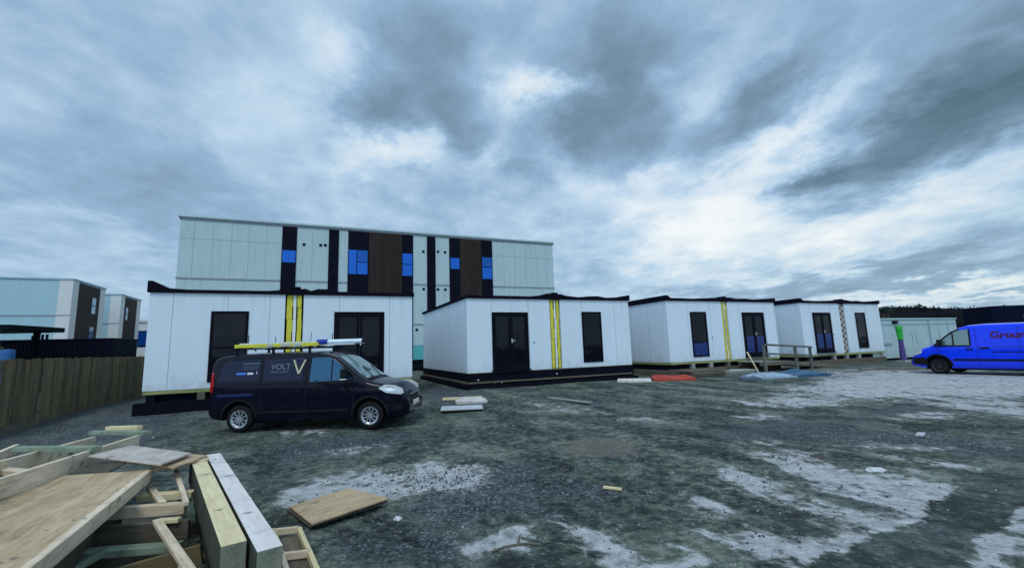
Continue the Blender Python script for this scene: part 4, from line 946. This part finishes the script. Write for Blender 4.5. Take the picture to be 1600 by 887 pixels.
# ------------------------------------------------------------------ timber ramp at the third cabin
RAILW = wood('handrail_timber', (0.05, 0.055, 0.05), (0.17, 0.18, 0.16), (10,10,1))
rp = empty('timber_ramp', (6.87, 19.79, GZ), YAW); tag(rp, 'grey timber access ramp with a post and rail handrail at the third cabin', 'ramp')
dk = MB()
def rz_(s_): return interp([(3.9,.47),(5.6,.46),(9.8,.03)], s_)
n = 40
for i in range(n):
    a_ = lerp(3.95, 9.7, i/n); b_ = lerp(3.95, 9.7, (i+1)/n) - .012
    dk.slab([(a_,-1.3,rz_(a_)),(b_,-1.3,rz_(b_)),(b_,-.12,rz_(b_)),(a_,-.12,rz_(a_))], .035)
dk.build('deck', GREYWOOD, rp)
be = MB()
for y in (-1.28, -.2): be.bar((3.95,y,.36),(5.6,y,.35), .05, .16); be.bar((5.6,y,.35),(9.3,y,.0), .05, .14)
be.build('bearer', DARKWOOD, rp)
for s_, z0, z1 in ((4.2,-.05,1.20),(6.32,-.05,1.06),(7.38,-.05,1.03)): MB().box(s_-.05, s_+.05, -1.40, -1.305, z0, z1).build('post', RAILW, rp)
MB().bar((4.2,-1.42,1.22),(7.42,-1.42,1.02), .06, .09).build('top_rail', RAILW, rp)
MB().bar((4.2,-1.42,.82),(7.42,-1.42,.62), .04, .08).build('mid_rail', RAILW, rp)
st = MB(); st.bar((3.25,-1.25,.92),(3.58,-1.45,.02), .05, .05); o = st.build('prop_stick', PALEWOOD); o.location = (6.87,19.79,GZ); o.rotation_euler = (0,0,YAW)
tag(o, 'pale thin stick leaning against the left end of the timber ramp', 'stick')
pk = MB(); pk.bar((7.6, -2.6, .02), (12.5, -5.2, .01), .28, .05); o = pk.build('plank', DARKWOOD); o.location = (6.87,19.79,GZ); o.rotation_euler = (0,0,YAW-.12)
tag(o, 'long dark plank lying on the ground past the timber ramp', 'plank')

# ------------------------------------------------------------------ debris along the cabins
def board(name, c, size, rz, mat, label, cat, group=None, z=None, tilt=(0,0), th=.03, n=1):
    mb = MB(); 
    for k in range(n):
        o_ = k*th; j = .03*(k % 3 - 1) if n > 1 else 0
        mb.box(-size[0]/2+j, size[0]/2+j, -size[1]/2-j, size[1]/2-j, o_, o_+th-.003)
    o = mb.build(name, mat, bevel=.003); zz = ground_z(c[0], c[1]) + .01 if z is None else z
    o.location = (c[0], c[1], zz); o.rotation_euler = (tilt[0], tilt[1], rz); return tag(o, label, cat, group)
def crumpled(name, c, sx_, sy_, amp, rz, mat, label, cat, seed, base=.02):
    mb = MB(); n = 26; rng = seed*3.7
    def h(u, v_):
        e = min(1, 5*min(u, 1-u))*min(1, 5*min(v_, 1-v_))
        q = noise.noise((u*2.2+rng, v_*2.2, rng)); q2 = abs(noise.noise((u*5+rng, v_*5, 2*rng)))
        return base + amp*max(0, .45 + .8*q)*(.25+.75*e) + amp*.35*q2
    for k in (0, 1):
        for j in range(n+1):
            for i in range(n+1):
                u, v_ = i/n, j/n; ex = .06*noise.noise((v_*4, rng, k*0)); 
                mb.v.append(((u-.5)*sx_*(1+ex), (v_-.5)*sy_*(1+.08*noise.noise((u*4, rng, 3))), (h(u, v_) if k == 0 else -.02)))
    N = (n+1)*(n+1)
    for j in range(n):
        for i in range(n):
            q = j*(n+1)+i; mb.f += [(q,q+1,q+n+2,q+n+1), (N+q+n+1, N+q+n+2, N+q+1, N+q)]; mb.m += [0,0]
    for i in range(n):
        for a_, b_ in ((i, i+1), (n*(n+1)+i+1, n*(n+1)+i), ((i+1)*(n+1), i*(n+1)), (i*(n+1)+n, (i+1)*(n+1)+n)):
            mb.f.append((a_, N+a_, N+b_, b_)); mb.m.append(0)
    o = mb.build(name, mat, smooth_=False); o.location = (c[0], c[1], ground_z(*c)+.015); o.rotation_euler = (0,0,rz); return tag(o, label, cat)
PLASW = plain('white_board', (0.46, 0.48, 0.52), .5, var=.25)
board('insulation_board', (-1.38, 11.62), (1.05, .72), .12, PLASW, 'white rectangular board lying flat just ahead of the dark van nose', 'board', z=.082, th=.03)
board('pallet', (-1.34, 11.66), (.95, .62), .12, DARKWOOD, 'small dark timber base under the white board near the dark van', 'pallet', th=.045)
crumpled('plastic_sheet', (-1.25, 12.72), .85, .55, .12, .2, plain('off_white_plastic', (0.50,0.49,0.46), .45, var=.2), 'crumpled off white plastic sheet between the white board and the black skirt', 'plastic sheet', 1)
board('timber_offcut', (-1.55, 13.25), (1.15, .12), .1, YELWOOD, 'pale yellow timber offcut behind the crumpled off white sheet', 'offcut', th=.07)
board('timber_offcut', (1.45, 12.45), (1.7, .20), -1.0, GREYWOOD, 'weathered grey offcut alone on the ground before the second cabin', 'offcut', th=.03)
board('insulation_board', (4.62, 17.55), (1.25, 1.0), -.25, PLYPALE, 'pale dusty board on the ground left of the red sheet', 'board', th=.07)
crumpled('tarpaulin', (6.18, 17.75), 1.5, 1.15, .20, -.2, plain('red_tarp', (0.36, 0.045, 0.025), .5, var=.3, scale=5), 'crumpled orange red tarpaulin lying before the third cabin', 'tarpaulin', 2)
board('timber_stack', (7.9, 18.9), (2.0, .9), .35, DARKWOOD, 'low dark timber stack between the red tarpaulin and the third cabin', 'timber stack', n=4, th=.07)
board('timber_stack', (9.3, 19.2), (1.5, .7), .2, GREYWOOD, 'low grey timber stack beside the foot of the leaning stick', 'timber stack', n=3, th=.07)
crumpled('plastic_wrap', (9.72, 17.35), 1.45, 1.2, .20, .15, plain('pale_wrap', (0.26,0.36,0.46), .3, var=.5, scale=7), 'shiny pale blue wrapped bundle at the left, before the timber ramp', 'wrapped bundle', 3)
crumpled('plastic_wrap', (11.2, 17.75), 1.6, 1.3, .26, .25, plain('steel_blue_wrap', (0.03,0.09,0.17), .3, var=.35, scale=3), 'darker steel blue wrapped bundle at the right, before the timber ramp', 'wrapped bundle', 4)
crumpled('plastic_wrap', (8.75, 16.9), .75, .4, .08, .1, plain('grey_blue_wrap', (0.08,0.11,0.15), .35, var=.3), 'small grey blue scrap of wrap left of the two shiny bundles', 'plastic scrap', 5)
board('timber_offcut', (6.3, 7.2), (.26, .09), .7, PLASW, 'small white offcut lying on dark gravel far from the vans', 'offcut', th=.03)
board('timber_offcut', (1.02, 5.08), (.20, .045), -.5, YELWOOD, 'short brown offcut on open gravel near the yard centre', 'offcut', th=.025)
def rock(c, r, label, seed, mat):
    bm = bmesh.new(); bmesh.ops.create_icosphere(bm, subdivisions=3, radius=1)
    for q in bm.verts:
        k = 1 + .35*noise.noise(q.co*1.6 + Vector((seed,0,0))); q.co = Vector((q.co.x*r[0]*k, q.co.y*r[1]*k, q.co.z*r[2]*k))
    me = bpy.data.meshes.new('stone'); bm.to_mesh(me); bm.free(); me.materials.append(mat)
    o = bpy.data.objects.new('stone', me); COL.objects.link(o); o.location = (c[0], c[1], ground_z(*c)+r[2]*.4); return tag(o, label, 'stone')
STONE = plain('pale_stone', (.55,.57,.58), .8, var=.2, scale=9, bump=.4)
rock((4.18, 5.45), (.10,.06,.035), 'flat white stone on the pale streaked ground at right', 2.0, STONE)
rock((-1.15, 4.45), (.035,.03,.022), 'small pale stone between the plywood scrap and the pale slab', 5.0, STONE)
# thin dark stick on the pale patch
sk = MB(); pts = [(-.22,3.69),(-.13,3.76),(-.02,3.79),(.06,3.80),(.16,3.79)]
for a_, b_ in zip(pts, pts[1:]): sk.tube((a_[0],a_[1],ground_z(*a_)+.012), (b_[0],b_[1],ground_z(*b_)+.012), .009, 8)
sk.tube((-.02,3.79,.02), (.0,3.92,.03), .006, 6)
tag(sk.build('twig', DARKWOOD), 'thin dark bent twig lying on the pale patch of ground in front', 'twig')

# scrap of two plywood sheets
def quad_board(name, quad, th, mat, label, cat, group=None, axis_=None):
    """board given by the four points of its top face; local x runs along the first edge"""
    q = [Vector(p) for p in quad]; org = q[0]; ex = (q[1]-q[0]).normalized(); nz = ex.cross(q[3]-q[0]).normalized()
    if nz.z < 0: nz = -nz
    ey = nz.cross(ex); Mx = Matrix((ex, ey, nz)).transposed().to_4x4(); Mx.translation = org
    inv = Mx.inverted(); mb = MB(); mb.slab([inv @ p for p in q], th); o = mb.build(name, mat, bevel=.004); o.matrix_world = Mx; return tag(o, label, cat, group)
quad_board('plywood_sheet', [(-1.85,4.19,.075),(-1.32,4.75,.10),(-1.88,5.17,.085),(-2.30,4.69,.07)], .018, PLY, 'rain streaked plywood offcut lying alone on the gravel, uppermost of two', 'plywood')
quad_board('plywood_sheet', [(-1.88,4.22,.045),(-1.34,4.79,.055),(-1.86,5.14,.05),(-2.34,4.72,.035)], .018, DARKWOOD, 'dark plywood offcut sticking out beneath the rain streaked one on the gravel', 'plywood')

# ------------------------------------------------------------------ foreground timber heap
YELWOOD2 = wood('olive_timber', (0.09, 0.07, 0.03), (0.24, 0.19, 0.09), (1,12,12))
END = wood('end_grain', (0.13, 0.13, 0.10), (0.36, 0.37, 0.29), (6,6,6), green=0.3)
SIDEW = wood('shade_painted_side', (0.014, 0.015, 0.012), (0.060, 0.062, 0.048), (1,9,9), green=0.2)  # near-black tone that paints shade onto the beam sides
def stick(name, p, q, w_, h_, mat, label, cat='timber', group='loose timbers in the heap', upv=(0,0,1)):
    p, q = Vector(p), Vector(q); d = (q-p); L = d.length; ex = d.normalized(); r = ex.cross(Vector(upv)).normalized(); nz = r.cross(ex)
    Mx = Matrix((ex, -r, nz)).transposed().to_4x4(); Mx.translation = p
    o = MB().box(0, L, -w_/2, w_/2, -h_/2, h_/2).build(name, mat, bevel=.004); o.matrix_world = Mx; return tag(o, label, cat, group)
PA, PB = Vector((-3.17, 4.01, .62)), Vector((-1.95, 1.53, .62))       # right edge of the big panel
lv = Vector((-.916, -.40, .055))
pn = empty('formwork_panel', (0,0,0)); tag(pn, 'large brown plywood faced panel with a pale edge batten, topping the heap', 'panel')
def panel_piece(name, quad, th, mat):
    o = quad_board(name, quad, th, mat, None, None); o.parent = pn; return o
nrm = (PB-PA).cross(lv).normalized(); nrm = nrm if nrm.z > 0 else -nrm
ed = (lv.normalized())*.045
panel_piece('plywood_face', [PB+ed*1.0, PA+ed*1.0, PA+lv*1.30, PB+lv*1.30], .02, PLY)
panel_piece('edge_batten', [PB-ed*.1+nrm*.004, PA-ed*.1+nrm*.004, PA+ed*.98+nrm*.004, PB+ed*.98+nrm*.004], .10, PALEWOOD)
for k in range(5):
    t_ = (k+.02)/4.06; c = PA.lerp(PB, t_); e2 = (PB-PA).normalized()*.045
    panel_piece('stud', [c+ed+e2-nrm*.021, c+ed-e2-nrm*.021, c+lv*1.28-e2-nrm*.021, c+lv*1.28+e2-nrm*.021], .08, DARKWOOD)
quad_board('plywood_sheet', [(-3.01,3.90,.690),(-3.10,4.38,.675),(-3.92,4.66,.71),(-3.78,4.06,.745)], .018, PLYGREY, 'small pale grey plywood sheet lying across the far end of the big panel', 'plywood')
quad_board('plywood_sheet', [(-2.96,3.98,.64),(-3.00,4.46,.63),(-3.8,4.70,.66),(-3.7,4.2,.68)], .018, PLY, 'brownish sheet just under the small pale grey plywood sheet', 'plywood')
# ladder-like frame lying on the panel
fr = empty('stud_frame', (0,0,0)); tag(fr, 'pale ladder shaped timber frame lying on the left of the heap', 'frame')
def fpiece(name, p, q, w_, h_, mat):
    o = stick(name, p, q, w_, h_, mat, None, None, None); o.parent = fr; return o
fpiece('rail', (-3.17,2.28,.768), (-4.34,5.24,.640), .045, .14, PALEWOOD)
fpiece('rail', (-4.0,2.97,.73), (-5.07,5.49,.60), .045, .14, PALEWOOD)
for p, q, mt in (((-3.88,4.24,.765),(-4.92,4.52,.735),GREENWOOD), ((-4.30,5.33,.718),(-5.30,5.72,.68),GREENWOOD), ((-3.40,2.95,.80),(-4.15,3.25,.79),GREENWOOD), ((-4.25,4.95,.60),(-4.85,5.0,.60),GREYWOOD), ((-3.75,3.75,.66),(-4.4,3.95,.66),PALEWOOD)):
    fpiece('cross_piece', p, q, .09, .045, mt)
stick('timber', (-4.62,5.60,.74), (-5.15,5.76,.72), .07, .05, YELWOOD, 'pale batten lying across the far end of the ladder shaped frame')
stick('timber', (-4.75,3.75,.60), (-6.0,5.5,.56), .05, .10, PALEWOOD, 'pale timber at the far left edge of the heap beyond the frame')
stick('timber', (-4.6,3.4,.66), (-5.3,4.5,.63), .08, .05, YELWOOD, 'short yellowish timber at the far left of the heap, under the frame')
stick('timber', (-3.2,2.2,.60), (-4.9,4.4,.58), .05, .10, DARKWOOD, 'dark bearer beneath the ladder shaped frame')
quad_board('plywood_sheet', [(-3.35,3.1,.52),(-4.35,5.2,.46),(-5.35,5.4,.44),(-4.9,3.6,.48)], .02, DARKWOOD, 'dark sheet added for the shade seen through the ladder shaped frame', 'plywood')  # added so the frame interior reads as dark shade
quad_board('plywood_sheet', [(-1.72,2.2,.035),(-3.55,5.0,.035),(-5.2,5.0,.035),(-3.6,1.4,.035)], .03, DARKWOOD, 'dark sheet added on the ground as shade under the whole heap', 'plywood')  # added below the heap, its dark colour stands in for shade
# paired heavy beams
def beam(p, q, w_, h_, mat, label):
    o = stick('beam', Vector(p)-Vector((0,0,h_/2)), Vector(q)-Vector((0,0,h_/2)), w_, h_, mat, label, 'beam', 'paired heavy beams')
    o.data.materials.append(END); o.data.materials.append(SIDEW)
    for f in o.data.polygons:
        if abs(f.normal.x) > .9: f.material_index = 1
        elif abs(f.normal.z) < .5 or f.normal.z < 0: f.material_index = 2  # long sides and underside take the painted shade
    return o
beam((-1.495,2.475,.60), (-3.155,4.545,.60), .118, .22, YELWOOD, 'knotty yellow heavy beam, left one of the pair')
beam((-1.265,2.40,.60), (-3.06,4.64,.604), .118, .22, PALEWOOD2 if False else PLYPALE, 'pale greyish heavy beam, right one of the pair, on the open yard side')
for p, q, lab in (((-1.55,2.62,.24),(-3.12,4.58,.24),'stacked dark beam beneath the yellow beam of the pair'),((-1.37,2.58,.24),(-3.02,4.62,.24),'stacked dark beam beneath the pale beam of the pair')):
    stick('beam', p, q, .11, .26, SIDEW, lab, 'beam', 'lower beams under the pair')  # lower beams wear the same painted shade all over
for p, q, lab in (((-1.15,2.55,.055),(-1.75,2.55,.055),'short bearer on the ground under the near end of the paired beams'),((-2.65,4.35,.055),(-3.2,4.15,.055),'short bearer on the ground under the far end of the paired beams')):
    stick('timber', p, q, .10, .10, DARKWOOD, lab)
# gap between panel and beams: broken battens
stick('timber', (-3.22,3.50,.43), (-2.56,3.60,.43), .06, .08, PALEWOOD, 'pale squared batten lying level across the gap between panel and beams')
stick('timber', (-3.22,4.36,.52), (-2.46,3.46,.50), .035, .03, PALEWOOD, 'pale narrow lath running back from the gap towards the small plywood sheet')
stick('timber', (-2.64,3.42,.40), (-1.58,2.40,.40), .052, .03, PALEWOOD, 'long pale lath slanting down through the gap beside the beams')
stick('timber', (-3.24,4.08,.46), (-2.72,3.57,.475), .05, .03, PALEWOOD, 'short pale lath lying over the squared batten')
stick('timber', (-2.10,2.98,.30), (-1.72,2.20,.30), .035, .05, YELWOOD, 'yellow batten low in the gap beside the beams')
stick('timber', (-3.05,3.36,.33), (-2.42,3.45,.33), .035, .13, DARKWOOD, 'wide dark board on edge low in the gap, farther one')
stick('timber', (-3.04,3.22,.27), (-2.34,3.25,.29), .10, .045, GREENWOOD, 'teal stained board low in the gap, nearer one')
stick('timber', (-2.80,3.02,.14), (-2.16,3.22,.25), .035, .13, YELWOOD2, 'brownish olive board sloping up at the bottom of the gap')
stick('timber', (-3.15,3.88,.43), (-2.74,3.94,.43), .10, .05, YELWOOD, 'yellow brown block under the pale laths')
stick('timber', (-2.95,4.42,.60), (-3.25,4.05,.60), .05, .03, PALEWOOD, 'pale splintered offcut by the corner of the small plywood sheet')
stick('timber', (-2.68,4.30,.42), (-2.98,4.36,.42), .06, .05, YELWOOD2, 'brown offcut deep behind the laths, beside the yellow beam')
stick('timber', (-3.02,2.92,.16), (-2.80,3.22,.30), .07, .04, GREENWOOD, 'greenish board end beneath the edge of the big panel')
stick('timber', (-2.62,3.40,.405), (-2.47,3.42,.405), .05, .03, YELWOOD, 'small cut block end in the gap')
stick('timber', (-2.95,4.10,.38), (-2.55,3.62,.36), .09, .03, GREENWOOD, 'greenish lath in the shadow between the two pale laths')
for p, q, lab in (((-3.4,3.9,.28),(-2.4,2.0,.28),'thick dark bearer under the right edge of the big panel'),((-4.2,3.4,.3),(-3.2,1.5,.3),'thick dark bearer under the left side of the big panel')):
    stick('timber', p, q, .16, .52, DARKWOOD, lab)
# slim frame lying to the right of the beams
sf = empty('batten_frame', (0,0,0)); tag(sf, 'small open batten frame lying on the ground right of the paired beams', 'frame')
for p, q, mt in (((-1.46,3.05,.10),(-2.08,3.98,.10),PALEWOOD), ((-1.24,3.03,.09),(-1.88,4.02,.09),YELWOOD), ((-2.06,3.96,.10),(-1.88,4.0,.10),PALEWOOD), ((-1.76,3.50,.10),(-1.57,3.54,.10),PALEWOOD), ((-1.46,3.07,.10),(-1.27,3.08,.10),PALEWOOD)):
    o = stick('batten', p, q, .035, .05, mt, None, None, None); o.parent = sf
MB().box(0,1.05,-.08,.08,0,.012).build('backing', DARKWOOD, sf).matrix_world = Matrix.Translation((-1.36,3.08,.05)) @ Matrix.Rotation(math.atan2(.93,-.63), 4, 'Z')
stick('timber', (-1.50,2.98,.16), (-2.80,4.86,.10), .03, .03, PALEWOOD, 'thin pale lath lying along the yard side of the paired beams')
